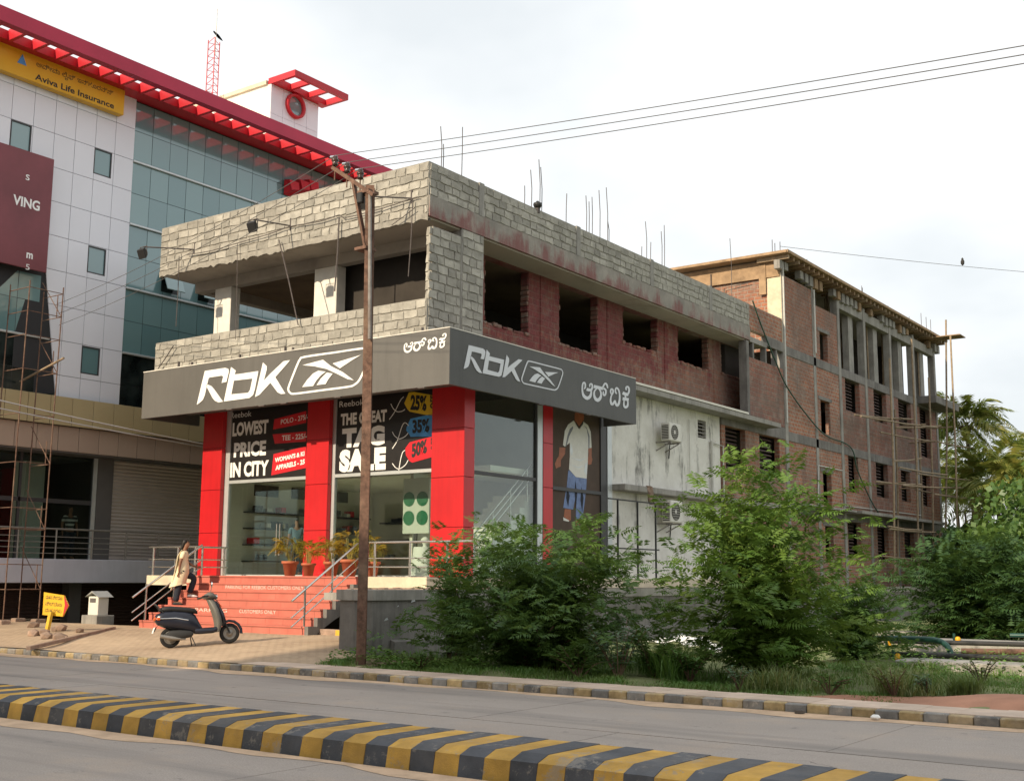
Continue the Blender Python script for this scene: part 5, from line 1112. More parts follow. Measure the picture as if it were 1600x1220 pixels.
# ---------------------------------------------------------------- bamboo scaffold, each pole a part
sc = thing('bamboo_scaffold', (-17.8, 62, .1), 'bamboo pole scaffold lashed against the far end of the brick building', 'scaffold')
for px0, y0, px1, y1, X in ((1398, 905, 1390, 560, -17.9), (1436, 905, 1424, 530, -17.9), (1459, 900, 1451, 590, -17.9), (1477, 880, 1478, 500, -17.9), (1497, 870, 1485, 525, -17.4), (1403, 900, 1398, 640, -18.3), (1442, 880, 1436, 690, -18.3), (1508, 850, 1508, 800, -17.5), (1540, 850, 1539, 800, -17.5)):
    a, b = P(px0, y0, x=X), P(px1, y1, x=X); m_ = a.lerp(b, .5)+Vector((.04, .08, 0)); part('pole', MB().tube([(a.x, a.y, .0), a, m_, b], .055, 6), 'bamboo', sc)
for (px0, y0), (px1, y1) in (((1335, 648), (1430, 655)), ((1345, 650), (1465, 668)), ((1400, 668), (1470, 665)), ((1375, 675), (1462, 690)), ((1405, 730), (1480, 742)), ((1368, 752), (1440, 757)), ((1410, 758), (1505, 762)), ((1430, 765), (1515, 778)), ((1395, 720), (1440, 716)), ((1388, 822), (1440, 828)), ((1390, 826), (1470, 832)), ((1375, 868), (1450, 874)), ((1465, 690), (1520, 700)), ((1435, 740), (1515, 750)), ((1460, 772), (1530, 780)), ((1490, 800), (1570, 792))):
    X = random.choice((-17.85, -17.95, -18.25)); a, b = P(px0, y0, x=X), P(px1, y1, x=X); part('ledger', MB().tube([a, a.lerp(b, .5)+Vector((0, 0, -.05)), b], .045, 6), 'bamboo', sc)
for px, py in ((1400, 655), (1436, 664), (1478, 668), (1404, 755), (1438, 762), (1452, 690)):
    a = P(px, py, x=-17.9); part('putlog', MB().tube([(-18.9, a.y, a.z), (-17.6, a.y+.1, a.z+.03)], .04, 6), 'bamboo', sc)
o_ = P(1478, 540, x=-17.9); part('plank', MB().bbox(-19.2, -17.0, o_.y-.5, o_.y+.6, 14.78, 14.84, .01), 'timber', sc)
# ---------------------------------------------------------------- vegetation
def frond_quads(B, D, L, pairs=8, ll=.30, lw=.32, droop=.35, fwd=.55, rng=NR, taper=.75, thin=.0):
    """feather leaves: B bases, D unit directions, L lengths -> vertices, quads; every leaflet is a folded diamond"""
    N = len(B); up = np.array([0, 0, 1.]); S_ = np.cross(D, up); n = np.linalg.norm(S_, axis=1, keepdims=True); S_ = np.where(n > .05, S_/np.maximum(n, 1e-6), [1, 0, 0]); U = np.cross(S_, D)
    roll = rng.uniform(-.6, .6, N)[:, None]; S_, U = S_*np.cos(roll)+U*np.sin(roll), U*np.cos(roll)-S_*np.sin(roll)
    V, Q = [], []; L_ = L[:, None]; dr = (droop*rng.uniform(.5, 1.5, N))[:, None]
    def pt(t): return B+D*L_*t-up*(dr*L_*t*t)
    for i in range(pairs):
        t = .12+.88*(i+.5)/pairs; p = pt(t); T = D-up*(2*dr*t); T /= np.linalg.norm(T, axis=1, keepdims=True)
        prof = math.sin(math.pi*(.18+.78*t))**.6 if taper else 1.
        for sgn in (-1, 1):
            d = S_*sgn+T*fwd+U*rng.uniform(-.25, .35, N)[:, None]-up*.25; d /= np.linalg.norm(d, axis=1, keepdims=True)
            l = L_*ll*prof*rng.uniform(.8, 1.15, N)[:, None]; w_ = T*(l*lw*.5); mid = p+d*l*.5+U*l*.06
            V.append(np.stack([p, mid-w_, p+d*l-up*l*.12, mid+w_], 1))
    d = pt(1.)-pt(.85); tip = pt(1.)+d*1.2; w_ = S_*(L_*ll*lw*.4); mid = pt(1.)+d*.4; V.append(np.stack([pt(.97), mid-w_, tip, mid+w_], 1))
    return np.concatenate(V, 0).reshape(-1, 3)
def quads(V): return np.arange(len(V)).reshape(-1, 4)
def unit(a): return a/np.maximum(np.linalg.norm(a, axis=1, keepdims=True), 1e-9)
def bush(name, label, c, R, H, nb, nf, mt, seed, prof, flen=(.30, .52), pairs=8, lift=.25, stems=4, stemmat='bark', lean=(0, 0), lobes=None):
    rng = np.random.default_rng(seed); t_ = thing(name, c, label, 'bush' if H < 3.4 else 'tree')
    c = Vector(c); sm = MB(); FB, FD, FL = [], [], []
    roots = [Vector((c.x+rng.uniform(-.25, .25), c.y+rng.uniform(-.25, .25), c.z-.1)) for _ in range(stems)]
    for b in range(nb):
        hf = rng.uniform(.04, 1)**.85; az = rng.uniform(0, 2*math.pi); rr = prof(hf)*R*(rng.uniform(.35, 1.0)**.5)*(1+.22*math.sin(3*az+seed)+.15*math.sin(5*az+seed*2+hf*7))
        tip = Vector((c.x+math.cos(az)*rr+lean[0]*hf, c.y+math.sin(az)*rr*.85+lean[1]*hf, c.z+.12+hf*H*(1+.05*rng.normal())))
        r0 = roots[b % stems]; hub = Vector((c.x*.75+tip.x*.25, c.y*.75+tip.y*.25, c.z+max(.05, hf*H*rng.uniform(.45, .7))))
        path = smooth_pts([r0, r0.lerp(hub, .6)+Vector((rng.uniform(-.1, .1), rng.uniform(-.1, .1), 0)), hub, tip], 4); n = len(path)
        if b % 4 == 0: sm.tube(path[:int(n*.8)], [.026*(1-i/n)+.004 for i in range(int(n*.8))], 5, False)
        for k in range(nf):
            s = .35+.65*(k+rng.uniform(0, 1))/nf; i = min(int(s*(n-1)), n-2); p = path[i].lerp(path[i+1], s*(n-1)-i); d = (path[i+1]-path[i]).normalized()
            a2 = rng.uniform(0, 2*math.pi); out = Vector((math.cos(a2), math.sin(a2), rng.uniform(-.1, .5)+lift))
            dd = (d*.5+out*.9); FB.append(p); FD.append(dd); FL.append(rng.uniform(*flen)*(.75+.4*rng.random()))
    V = frond_quads(np.array(FB, float), unit(np.array(FD, float)), np.array(FL), pairs, .30, .34, .30, .45, rng)
    link('foliage', npmesh('foliage', V, quads(V), mt, c), t_); part('stems', sm, stemmat, t_); return t_
def ray_at(px, y): q = P(px, 900, y=y); return q.x
cy = 18.1; cx = ray_at(850, cy)
bush('leafy_bush', 'broad dark green feathery bush in front of the boundary wall, close to the pole', (cx, cy, .1), 2.9, 2.5, 250, 17, 'leaf_dark', 11, lambda h: (1.05-.55*h**2.2) if h > .12 else .85, stems=6)
bush('leafy_bush', 'small sprawling bush reaching up to the red column and platform rail', (ray_at(725, 18.6), 18.6, .1), .85, 2.45, 34, 14, 'leaf_dark', 23, lambda h: .6+.5*h, (.28, .48), stems=3)
cy = 19.0; cx = ray_at(1192, cy)
bush('feathery_tree', 'tall bright green feathery sapling standing before the brick building', (cx, cy, .1), 1.9, 3.6, 200, 14, 'leaf_bright', 31, lambda h: (.8+.38*math.sin(h*3.6+.4)) if h < .7 else 1.0-.9*(h-.7)/.42, (.32, .62), stems=6, stemmat='bark')
bush('leafy_bush', 'low green bush filling the gap between the flat white sheet and the brick wall', (ray_at(1325, 24), 24, .1), 1.4, 1.6, 60, 12, 'leaf_dark', 41, lambda h: 1-.5*h*h, (.35, .55))
cy = 31.0; cx = ray_at(1520, cy)
bush('dense_shrub', 'large dense deep green shrub growing by the end of the brick building', (cx, cy, .05), 2.2, 2.6, 170, 16, 'leaf_deep', 53, lambda h: 1.0-.35*h**2 if h < .8 else .78-2.2*(h-.8), (.45, .75), stems=6)
bush('dense_shrub', 'deep green shrub beyond the pipes at the edge of the lot', (ray_at(1660, 33), 33, .05), 2.6, 2.5, 110, 14, 'leaf_deep', 59, lambda h: 1.0-.45*h**2, (.45, .75), stems=5)
# broad-leaved grey-green weed with flowers
def weed(px, y, h, label, mt='leaf_grey', n=130, rad=.5, seed=5, leaf=(.10, .19)):
    rng = np.random.default_rng(seed); c = Vector((ray_at(px, y), y, .1)); t_ = thing('weed_plant', c, label, 'plant'); sm = MB(); V = []
    for s in range(9):
        az = rng.uniform(0, 6.28); tip = c+Vector((math.cos(az)*rad*rng.uniform(.3, 1), math.sin(az)*rad*rng.uniform(.3, 1), h*rng.uniform(.6, 1))); sm.tube([c, c.lerp(tip, .5)+Vector((0, 0, .08)), tip], [.012, .009, .004], 5, False)
        for k in range(n//9):
            f = rng.uniform(.25, 1); p = c.lerp(tip, f)+Vector((0, 0, .08*math.sin(f*3.14))); a2 = rng.uniform(0, 6.28); d = Vector((math.cos(a2), math.sin(a2), rng.uniform(-.1, .7))).normalized(); l = rng.uniform(*leaf); s_ = d.cross(Vector((0, 0, 1))).normalized()*l*.22; V += [p, p+d*l*.5-s_, p+d*l-Vector((0, 0, l*.2)), p+d*l*.5+s_]
    V = np.array([tuple(v) for v in V]); link('foliage', npmesh('foliage', V, quads(V), mt, c), t_); part('stems', sm, 'bark', t_)
weed(965, 16.75, 1.0, 'pale grey-green broad-leaved weed at the foot of the broad bush', n=260, rad=.55, seed=3); weed(1020, 17.4, .85, 'dull green weed growing over the white sheet', 'leaf_dark', 330, .6, 4); weed(1075, 17.2, .6, 'low dark weed before the white sheet beside tall grass', 'leaf_dark', 300, .5, 6)
weed(905, 16.6, .55, 'low leafy weed under the broad bush at the path edge', 'leaf_dark', 260, .6, 8)
# grass: blades by the thousand
def grass(name, boxes, mt, seed, hr=(.08, .3), lean=.5):
    rng = np.random.default_rng(seed); V = []
    for (x0, x1, y0, y1, n, hs) in boxes:
        k = max(1, n//9); cxs = rng.uniform(x0, x1, k); cys = rng.uniform(y0, y1, k); x = np.repeat(cxs, 9)+rng.normal(0, .06, k*9); y = np.repeat(cys, 9)+rng.normal(0, .06, k*9)
        z = np.array([lz(a, b) for a, b in zip(x, y)])-.02; h = rng.uniform(*hr, len(x))*hs*(.65+.5*np.abs(np.sin(x*1.1+y*.8)*np.sin(x*2.7-y))); a = rng.uniform(0, 6.28, len(x)); l = rng.uniform(.1, 1.3, len(x))*h; w_ = rng.uniform(.004, .011, len(x))
        p = np.stack([x, y, z], 1); dx = np.stack([np.cos(a), np.sin(a), 0*a], 1); s_ = np.stack([-np.sin(a), np.cos(a), 0*a], 1)*w_[:, None]; upv = np.array([0, 0, 1.])
        m_ = p+upv*(h*.6)[:, None]+dx*(l*.35)[:, None]; tp = p+upv*h[:, None]+dx*l[:, None]; keep = (np.sin(x*1.7+seed)*np.sin(y*2.3+x*.6)+.6*np.sin(x*4.3+y*3.1)+rng.normal(0, .45, len(x))) > -.25; V.append(np.stack([p-s_, m_-s_*.8, tp, m_+s_*.8], 1)[keep])
    V = np.concatenate(V, 0).reshape(-1, 3); o = link(name, npmesh(name, V, quads(V), mt)); o['kind'] = 'stuff'
grass('lush_grass', [(-16.1, -12.0, 16.1, 18.4, 15000, .5), (-12.0, -8.2, 16.12, 17.3, 10000, .42), (-16.2, -9, 17.5, 20, 7000, 1.1), (-10.2, -9.0, 16.9, 17.8, 3000, 2.6), (-4.6, -2.0, 19.8, 23, 6000, .6), (-9, -5, 18.2, 22, 8000, .75), (-9.4, -5.4, 16.2, 18.2, 11000, .38), (-6.5, -2, 17.8, 22, 9000, .4)], 'grass_green', 71)
grass('dry_grass', [(-9.6, -6.2, 16.12, 17.8, 6000, .30), (-7.6, -6.4, 16.4, 17.2, 1200, 1.5), (-6.3, -3.4, 17.6, 22, 3500, .32), (-4.6, 4, 20.5, 30, 5000, .5), (-5.9, -5.1, 17.0, 17.7, 1300, 1.6), (-5.1, -4.75, 17.9, 18.2, 900, 1.6), (-12, 6, 24, 40, 10000, 1.0)], 'grass_dry', 72)
# ground cover of small leaves by the wall foot
rng = np.random.default_rng(75); n = 7000
x = np.concatenate([rng.uniform(-16.2, -12.5, 4200), rng.uniform(-8.4, -3.6, 2800)]); y = np.concatenate([rng.uniform(16.5, 18.3, 4200), rng.uniform(20.5, 25.5, 2800)])
z = np.array([lz(a, b) for a, b in zip(x, y)])+rng.uniform(.02, .32, n)*(.6+.4*np.sin(x*2.1)*np.sin(y*1.7)); a = rng.uniform(0, 6.28, n); l = rng.uniform(.05, .11, n)[:, None]
p = np.stack([x, y, z], 1); d = np.stack([np.cos(a), np.sin(a), rng.uniform(-.3, .5, n)], 1); s_ = np.stack([-np.sin(a), np.cos(a), 0*a], 1)
V = np.stack([p, p+d*l*.5-s_*l*.32, p+d*l, p+d*l*.5+s_*l*.32], 1).reshape(-1, 3); o = link('ground_cover', npmesh('ground_cover', V, quads(V), 'grass_green')); o['kind'] = 'stuff'
# coconut palms far behind
def palm(px, y, ztop, label, seed, fl=3.6, nf=34, mt='palm_leaf'):
    rng = np.random.default_rng(seed); x = ray_at(px, y); t_ = thing('coconut_palm', (x, y, 0), label, 'tree', None); b = Vector((x+rng.uniform(-.8, .8), y, 0)); top = Vector((x, y, ztop))
    tk = smooth_pts([b, b.lerp(top, .4)+Vector((.25, 0, 0)), top], 6); part('trunk', MB().tube(tk, [.17-.07*i/len(tk) for i in range(len(tk))], 8), 'bark', t_)
    V = []
    for k in range(nf):
        a = k*2.4+rng.uniform(-.2, .2); el = rng.uniform(-.35, 1.15); D = np.array([[math.cos(a)*math.cos(el), math.sin(a)*math.cos(el), math.sin(el)]]); L = np.array([fl*rng.uniform(.8, 1.1)])
        V.append(frond_quads(np.array([tuple(top)]), D, L, 34, .26, .14, .55, .9, rng))
    V = np.concatenate(V, 0); link('crown', npmesh('crown', V, quads(V), mt, (x, y, 0)), t_)
    cc = MB()
    for k in range(6): a = k*1.05; q = top+Vector((math.cos(a)*.3, math.sin(a)*.3, -.35)); cc.lathe([(.02, -.16), (.12, -.08), (.14, .02), (.09, .12), (.02, .16)], q, 8)
    part('coconuts', cc, 'bark', t_)
palm(1522, 74, 11.2, 'coconut palm rising clear above the scaffold and the shrubs', 81, 3.9, 40); palm(1556, 70, 7.2, 'yellowish coconut palm lower than its neighbour, beyond the scaffold poles', 82, 4.2); palm(1500, 84, 7.6, 'coconut palm half hidden behind the bamboo scaffold', 83, 4.2); palm(1600, 66, 6.5, 'short spreading coconut palm over the dense shrub', 84, 4.0); palm(1475, 92, 10.5, 'distant coconut palm peeping past the corner of the brick building', 85, 3.6); palm(1640, 80, 9.5, 'tall coconut palm at the edge of the lot beyond the shrub', 86, 4.0)
def far_tree(px, y, R, H, seed, label, mt='leaf_deep'):
    rng = np.random.default_rng(seed); x = ray_at(px, y); t_ = thing('far_tree', (x, y, 0), label, 'tree'); n = 5200
    u = unit(rng.normal(size=(n, 3))); r = rng.uniform(.45, 1, n)[:, None]**.6*(1+.25*np.sin(u[:, :1]*5+seed)*np.sin(u[:, 1:2]*4)+.2*np.sin(u[:, 2:]*7+seed)); p = u*r*np.array([R, R, H*.42])+np.array([x, y, H*.58]); d = unit(rng.normal(size=(n, 3))); s_ = unit(np.cross(d, rng.normal(size=(n, 3)))); l = rng.uniform(.18, .42, n)[:, None]
    V = np.stack([p, p+d*l*.5-s_*l*.4, p+d*l, p+d*l*.5+s_*l*.4], 1).reshape(-1, 3); link('crown', npmesh('crown', V, quads(V), mt, (x, y, 0)), t_); part('trunk', MB().tube([(x, y, 0), (x+.2, y, H*.5)], [.25, .12], 7), 'bark', t_)
far_tree(1560, 62, 3.0, 4.4, 91, 'rounded dark tree behind the dense shrub below the palms'); far_tree(1625, 58, 3.2, 4.8, 92, 'rounded green tree at the lot edge below the tall palm', 'leaf_dark'); far_tree(1490, 78, 3.0, 5.4, 93, 'dark tree behind the bamboo scaffold poles'); far_tree(1690, 60, 4, 8, 94, 'wide green tree past the lot edge', 'leaf_dark')
# potted areca palms along the shop platform
pot0 = None
def potted(px, y, s, label, seed, fr=13):
    rng = np.random.default_rng(seed); x = P(px, 890, y=y).x; s *= 1.22; t_ = thing('potted_palm', (x, y, 1.728), label, 'potted plant'); h = .30*s
    po_ = lpart('pot', MB().lathe([(.0, 0), (.105*s, 0), (.15*s, h*.82), (.175*s, h*.82), (.18*s, h), (.155*s, h), (.15*s, h*.9), (.0, h*.9)], (0, 0, 0), 18), 'terracotta', t_); lpart('soil', MB().lathe([(.0, h*.902), (.148*s, h*.905), (.0, h*.93)], (0, 0, 0), 12), 'soil', po_)
    B, D, L = [], [], []; sm = MB()
    for k in range(fr):
        a = rng.uniform(0, 6.28); hh = rng.uniform(.12, .42)*s; e = np.array([math.cos(a)*.09*s, math.sin(a)*.09*s, h*.9+hh]); sm.tube([(math.cos(a)*.03, math.sin(a)*.03, h*.88), tuple(e)], .007, 5, False); B.append(e); D.append([math.cos(a)*.6, math.sin(a)*.6, rng.uniform(.55, 1.1)]); L.append(rng.uniform(.34, .52)*s)
    V = frond_quads(np.array(B), unit(np.array(D)), np.array(L), 11, .42, .13, .75, .9, rng); link('fronds', npmesh('fronds', V, quads(V), 'pot_leaf'), t_); lpart('stalks', sm, 'stem_yellow', t_)
for i, (px, y, s, lb) in enumerate(((453, 22.35, 1.05, 'potted areca palm in terracotta before the glass door'), (482, 22.35, .9, 'potted areca palm standing against the middle red column'), (518, 22.3, 1.0, 'potted areca palm between the middle red column and the handrail'), (546, 22.3, 1.15, 'fullest potted areca palm, next to the rusty pole behind the handrail'), (581, 22.4, 1.0, 'potted areca palm behind the platform railing beside the rusty pole'))):
    potted(px, y, s, lb, 100+i, 22)
# scattered verge weeds
for i, (px, y, h, mt_, lb) in enumerate(((1150, 16.5, .35, 'leaf_grey', 'small pale weed in the verge under the feathery sapling'), (1290, 16.6, .30, 'leaf_dark', 'small dark weed in the verge past the feathery sapling'), (1390, 16.9, .45, 'grass_dry', 'dry brown weed clump at the verge before the yellow valve'), (1440, 17.4, .32, 'leaf_grey', 'low pale weed beside the red soil patch'), (1525, 19.5, .5, 'grass_dry', 'dry yellowish weed by the concrete slab near the pipes'), (660, 16.8, .3, 'leaf_dark', 'leafy weed at the foot of the boundary wall near the pole'))):
    weed(px, y, h, lb, mt_, 150, .28+.1*(i % 3), 200+i, (.05, .11))
# ---------------------------------------------------------------- scooter
def se_ring(c, ax, bx, a, b, n=16, pw=2.6):
    """superellipse ring about c in the plane of unit vectors ax, bx"""
    c, ax, bx = Vector(c), Vector(ax), Vector(bx); out = []
    for j in range(n):
        t = 2*math.pi*j/n; ct, st_ = math.cos(t), math.sin(t); out.append(c+ax*(a*math.copysign(abs(ct)**(2/pw), ct))+bx*(b*math.copysign(abs(st_)**(2/pw), st_)))
    return out
YA, ZA, XA = (0, 1, 0), (0, 0, 1), (1, 0, 0)
rear = Vector((-20.9, 16.75, 0)); hd = math.radians(58); front = rear+Vector((math.cos(hd), math.sin(hd), 0))*1.24
sc_ = thing('scooter', (rear.x, rear.y, fz(rear.y)+.004), 'dark blue motor scooter parked on the paved forecourt before the steps', 'scooter')
sc_.rotation_euler = Euler((math.radians(-4), -math.atan2(fz(front.y)-fz(rear.y), 1.24), hd), 'XYZ')
def wheel(x):
    o = lpart('wheel', MB().loft([[(x+r*math.cos(2*math.pi*j/28), y, .215+r*math.sin(2*math.pi*j/28)) for j in range(28)] for r, y in ((.135, -.032), (.19, -.046), (.212, -.028), (.215, 0), (.212, .028), (.19, .046), (.135, .032))], caps=False), 'rubber', sc_)
    lpart('rim', MB().loft([[(x+r*math.cos(2*math.pi*j/24), y, .215+r*math.sin(2*math.pi*j/24)) for j in range(24)] for r, y in ((.02, -.05), (.05, -.045), (.06, -.015), (.115, -.02), (.137, -.036), (.137, .036), (.115, .02), (.05, .045))]), 'steel_dull', o)
    lpart('hub', MB().tube([(x, -.07, .215), (x, .07, .215)], .032, 12), 'steel_dull', o); return o
wheel(0); wheel(1.24)
bd_ = lpart('body_cowl', MB().loft([se_ring((x, 0, zc), YA, ZA, hw, hz, 18, 2.8) for x, zc, hz, hw in ((-.32, .62, .04, .08), (-.27, .61, .11, .15), (-.12, .60, .18, .20), (.08, .575, .205, .215), (.28, .54, .215, .205), (.43, .50, .22, .175), (.53, .45, .20, .14), (.60, .38, .12, .12), (.66, .33, .05, .11))]), 'scooter_blue', sc_)
lpart('cowl_trim', MB().tube([(-.22, -.19, .62), (.1, -.217, .61), (.36, -.19, .55)], .012, 6), 'chrome', bd_)
lpart('engine_cover', MB().loft([se_ring((x, -.12, .26), YA, ZA, hw, hz, 14, 2.6) for x, hz, hw in ((-.12, .04, .03), (0, .10, .06), (.2, .10, .07), (.40, .07, .06), (.46, .03, .04))]), 'pipe_black', sc_)
lpart('seat', MB().loft([se_ring((x, 0, zc), YA, ZA, hw, hz, 18, 3) for x, zc, hz, hw in ((-.22, .80, .03, .09), (-.17, .805, .055, .14), (0, .81, .065, .16), (.2, .785, .06, .155), (.40, .755, .06, .14), (.52, .735, .055, .11), (.57, .70, .03, .07))]), 'seat_black', sc_)
lpart('footboard', MB().loft([se_ring((x, 0, zc), YA, ZA, hw, .06, 14, 4) for x, zc, hw in ((.5, .31, .14), (.62, .30, .20), (.88, .30, .20), (.98, .33, .18))]), 'scooter_blue', sc_)
lpart('leg_shield', MB().loft([se_ring((x, 0, z), XA, YA, dx, hw, 18, 2.6) for x, z, dx, hw in ((.97, .26, .06, .17), (1.01, .42, .08, .21), (.985, .58, .08, .225), (.94, .74, .08, .21), (.89, .87, .08, .16), (.85, .96, .08, .10))]), 'scooter_grey', sc_)
lpart('front_panel', MB().loft([se_ring((x, 0, z), XA, YA, dx, hw, 18, 2.4) for x, z, dx, hw in ((1.10, .38, .03, .12), (1.11, .50, .06, .17), (1.07, .65, .06, .18), (1.01, .80, .05, .14), (.94, .92, .05, .09))]), 'scooter_blue', sc_)
lpart('front_mudguard', MB().loft([se_ring((1.24+.255*math.cos(a), 0, .225+.255*math.sin(a)), YA, (math.cos(a), 0, math.sin(a)), .075, .03, 12, 2.6) for a in (math.radians(d) for d in (-8, 15, 40, 65, 90, 115, 140, 160))]), 'scooter_blue', sc_)
lpart('fork', MB().tube([(1.24, -.075, .215), (1.10, -.07, .55)], .02, 8).tube([(1.24, .075, .215), (1.10, .07, .55)], .02, 8), 'pipe_black', sc_)
hdb = lpart('handlebar_cowl', MB().loft([se_ring((x, 0, z), YA, (-.35, 0, .94), hw, hz, 16, 2.4) for x, z, hz, hw in ((.70, 1.0, .02, .06), (.76, 1.02, .06, .17), (.85, 1.04, .08, .19), (.94, 1.03, .075, .13), (.99, 1.0, .04, .07))]), 'scooter_grey', sc_)
lpart('headlight', MB().loft([se_ring((x, 0, 1.01), YA, ZA, r, r*.8, 14, 2.2) for x, r in ((.95, .08), (1.0, .065), (1.015, .02))]), 'chrome', hdb)
for s_ in (-1, 1):
    lpart('grip', MB().tube([(.80, .15*s_, 1.03), (.70, .30*s_, 1.02), (.64, .37*s_, 1.01)], .022, 8), 'seat_black', hdb); lpart('brake_lever', MB().tube([(.84, .17*s_, 1.01), (.76, .33*s_, 1.0)], .008, 6), 'chrome', hdb)
lpart('mirror', MB().tube([(.84, -.13, 1.07), (.87, -.17, 1.22)], .008, 6).loft([se_ring((x, -.17, 1.27), YA, ZA, a, b, 14, 2.2) for x, a, b in ((.89, .02, .02), (.885, .055, .06), (.865, .055, .06), (.858, .045, .05))]), 'chrome', hdb)
lpart('tail_lamp', MB().loft([se_ring((x, 0, z), YA, ZA, hw, hz, 12, 3) for x, z, hz, hw in ((-.345, .61, .02, .06), (-.32, .62, .05, .10), (-.24, .63, .055, .13))]), 'lens_orange', sc_)
lpart('rear_mudguard', MB().loft([se_ring((x, 0, z), YA, (.8, 0, .6), .09, .02, 12, 3) for x, z in ((-.18, .52), (-.28, .46), (-.33, .36))]), 'pipe_black', sc_)
lpart('number_plate', MB().add([(-.325, -.11, .45), (-.325, .11, .45), (-.37, .11, .33), (-.37, -.11, .33), (-.318, -.11, .445), (-.318, .11, .445), (-.363, .11, .325), (-.363, -.11, .325)], [(0, 1, 2, 3), (7, 6, 5, 4), (0, 4, 5, 1), (2, 6, 7, 3), (1, 5, 6, 2), (3, 7, 4, 0)]), 'plastic_white', sc_)
lpart('grab_rail', MB().tube(smooth_pts([(-.14, -.14, .74), (-.24, -.14, .86), (-.30, -.05, .93), (-.30, .05, .93), (-.24, .14, .86), (-.14, .14, .74)], 4), .013, 6), 'pipe_black', sc_)
lpart('control_cable', MB().tube(smooth_pts([(.80, -.12, 1.03), (.95, -.13, .96), (1.06, -.08, .8)], 4), .007, 5), 'pipe_black', hdb)
lpart('indicator', MB().loft([se_ring((x, -.13, .80), YA, ZA, r, r*.6, 10, 2.2) for x, r in ((1.03, .05), (1.06, .04), (1.07, .01))]), 'lens_orange', sc_)
lpart('rear_indicator', MB().loft([se_ring((x, -.15, .62), YA, ZA, r, r, 10, 2.2) for x, r in ((-.30, .01), (-.27, .035), (-.22, .04))]), 'lens_orange', sc_)
lpart('floor_mat', MB().box(.62, .90, -.15, .15, .355, .368), 'rubber', sc_)
lpart('exhaust', MB().tube([(.3, -.13, .16), (.05, -.16, .19), (-.22, -.165, .26)], [.02, .045, .042], 10), 'steel_dull', sc_)
lpart('side_stand', MB().tube([(.42, -.10, .22), (.50, -.17, .01)], .011, 6).tube([(.42, .10, .24), (.47, .2, -.01)], .011, 6), 'pipe_black', sc_)
# ---------------------------------------------------------------- people
def skin_mesh(name, nodes, edges, mt, parent, sub=2):
    me = bpy.data.meshes.new(name); keys = list(nodes); idx = {k: i for i, k in enumerate(keys)}
    me.from_pydata([nodes[k][:3] for k in keys], [(idx[a], idx[b]) for a, b in edges], []); o = bpy.data.objects.new(name, me); COL.objects.link(o)
    md = o.modifiers.new('skin', 'SKIN'); md.use_smooth_shade = True; sv = me.skin_vertices[0].data
    for i, k in enumerate(keys):
        r = nodes[k][3:]; sv[i].radius = (r[0], r[-1]); sv[i].use_root = (i == 0)
    sm_ = o.modifiers.new('sub', 'SUBSURF'); sm_.levels = sub; sm_.render_levels = sub
    dg = bpy.context.evaluated_depsgraph_get(); dg.update(); m2 = bpy.data.meshes.new_from_object(o.evaluated_get(dg)); bpy.data.objects.remove(o)
    m2.name = name; m2.materials.clear(); m2.materials.append(M[mt]); m2.polygons.foreach_set('use_smooth', [True]*len(m2.polygons)); return link(name, m2, parent)
def hand_nodes(tag_, wrist, d, side, N, E, s=1.0):
    """palm and five fingers from a wrist, d along the hand, side toward the thumb"""
    d, side = Vector(d).normalized(), Vector(side).normalized(); w_ = Vector(wrist); pm_ = w_+d*.05*s; N[tag_+'p'] = (*pm_, .026*s, .016*s); E.append((tag_+'w', tag_+'p'))
    for i, (o_, l) in enumerate(((.024, .062), (.008, .070), (-.008, .066), (-.023, .052))):
        a = pm_+d*.035*s+side*o_*s; b = a+d*l*.55*s; c_ = b+d*l*.4*s+d.cross(side)*.012*s
        for k, q in enumerate((a, b, c_)): N[f'{tag_}{i}{k}'] = (*q, (.0085, .008, .0065)[k]*s)
        E += [(tag_+'p', f'{tag_}{i}0'), (f'{tag_}{i}0', f'{tag_}{i}1'), (f'{tag_}{i}1', f'{tag_}{i}2')]
    a = w_+d*.025*s+side*.03*s; b = a+(d+side*.7).normalized()*.03*s; c_ = b+d*.026*s
    for k, q in enumerate((a, b, c_)): N[f'{tag_}t{k}'] = (*q, (.011, .010, .008)[k]*s)
    E += [(tag_+'w', tag_+'t0'), (tag_+'t0', tag_+'t1'), (tag_+'t1', tag_+'t2')]
fy = 20.98; wz = SB+RH*3; wx = P(277, 944, y=fy).x+.03
wm = thing('person', (wx, fy, wz), 'woman in a cream tunic and dark trousers walking up the pink steps', 'person', None, math.radians(46)); wm.scale = (1.1, 1.1, 1.1)
N = {'pel': (.05, 0, .84, .13, .10), 'wai': (.06, 0, 1.0, .105, .085), 'che': (.075, 0, 1.16, .115, .09), 'nb': (.09, 0, 1.28, .06, .055), 'nk': (.105, 0, 1.35, .046, .046), 'jaw': (.135, 0, 1.41, .058, .062), 'hd': (.13, 0, 1.475, .072, .082), 'top': (.12, 0, 1.545, .045, .055), 'nose': (.214, 0, 1.455, .012),
     'sr': (.085, -.15, 1.245, .048), 'er': (.02, -.195, 1.02, .036), 'hrw': (.0, -.20, .81, .024), 'sl': (.085, .15, 1.245, .048), 'el': (.16, .20, 1.02, .036), 'hlw': (.34, .17, .92, .024),
     'hr': (.02, -.085, .78, .085), 'kr': (.0, -.09, .44, .058), 'ar': (-.06, -.09, .08, .038), 'tr': (.10, -.09, .03, .032), 'hl': (.08, .085, .78, .085), 'kl': (.36, .09, .66, .060), 'al': (.24, .09, .27, .038), 'tl': (.40, .09, .225, .032)}
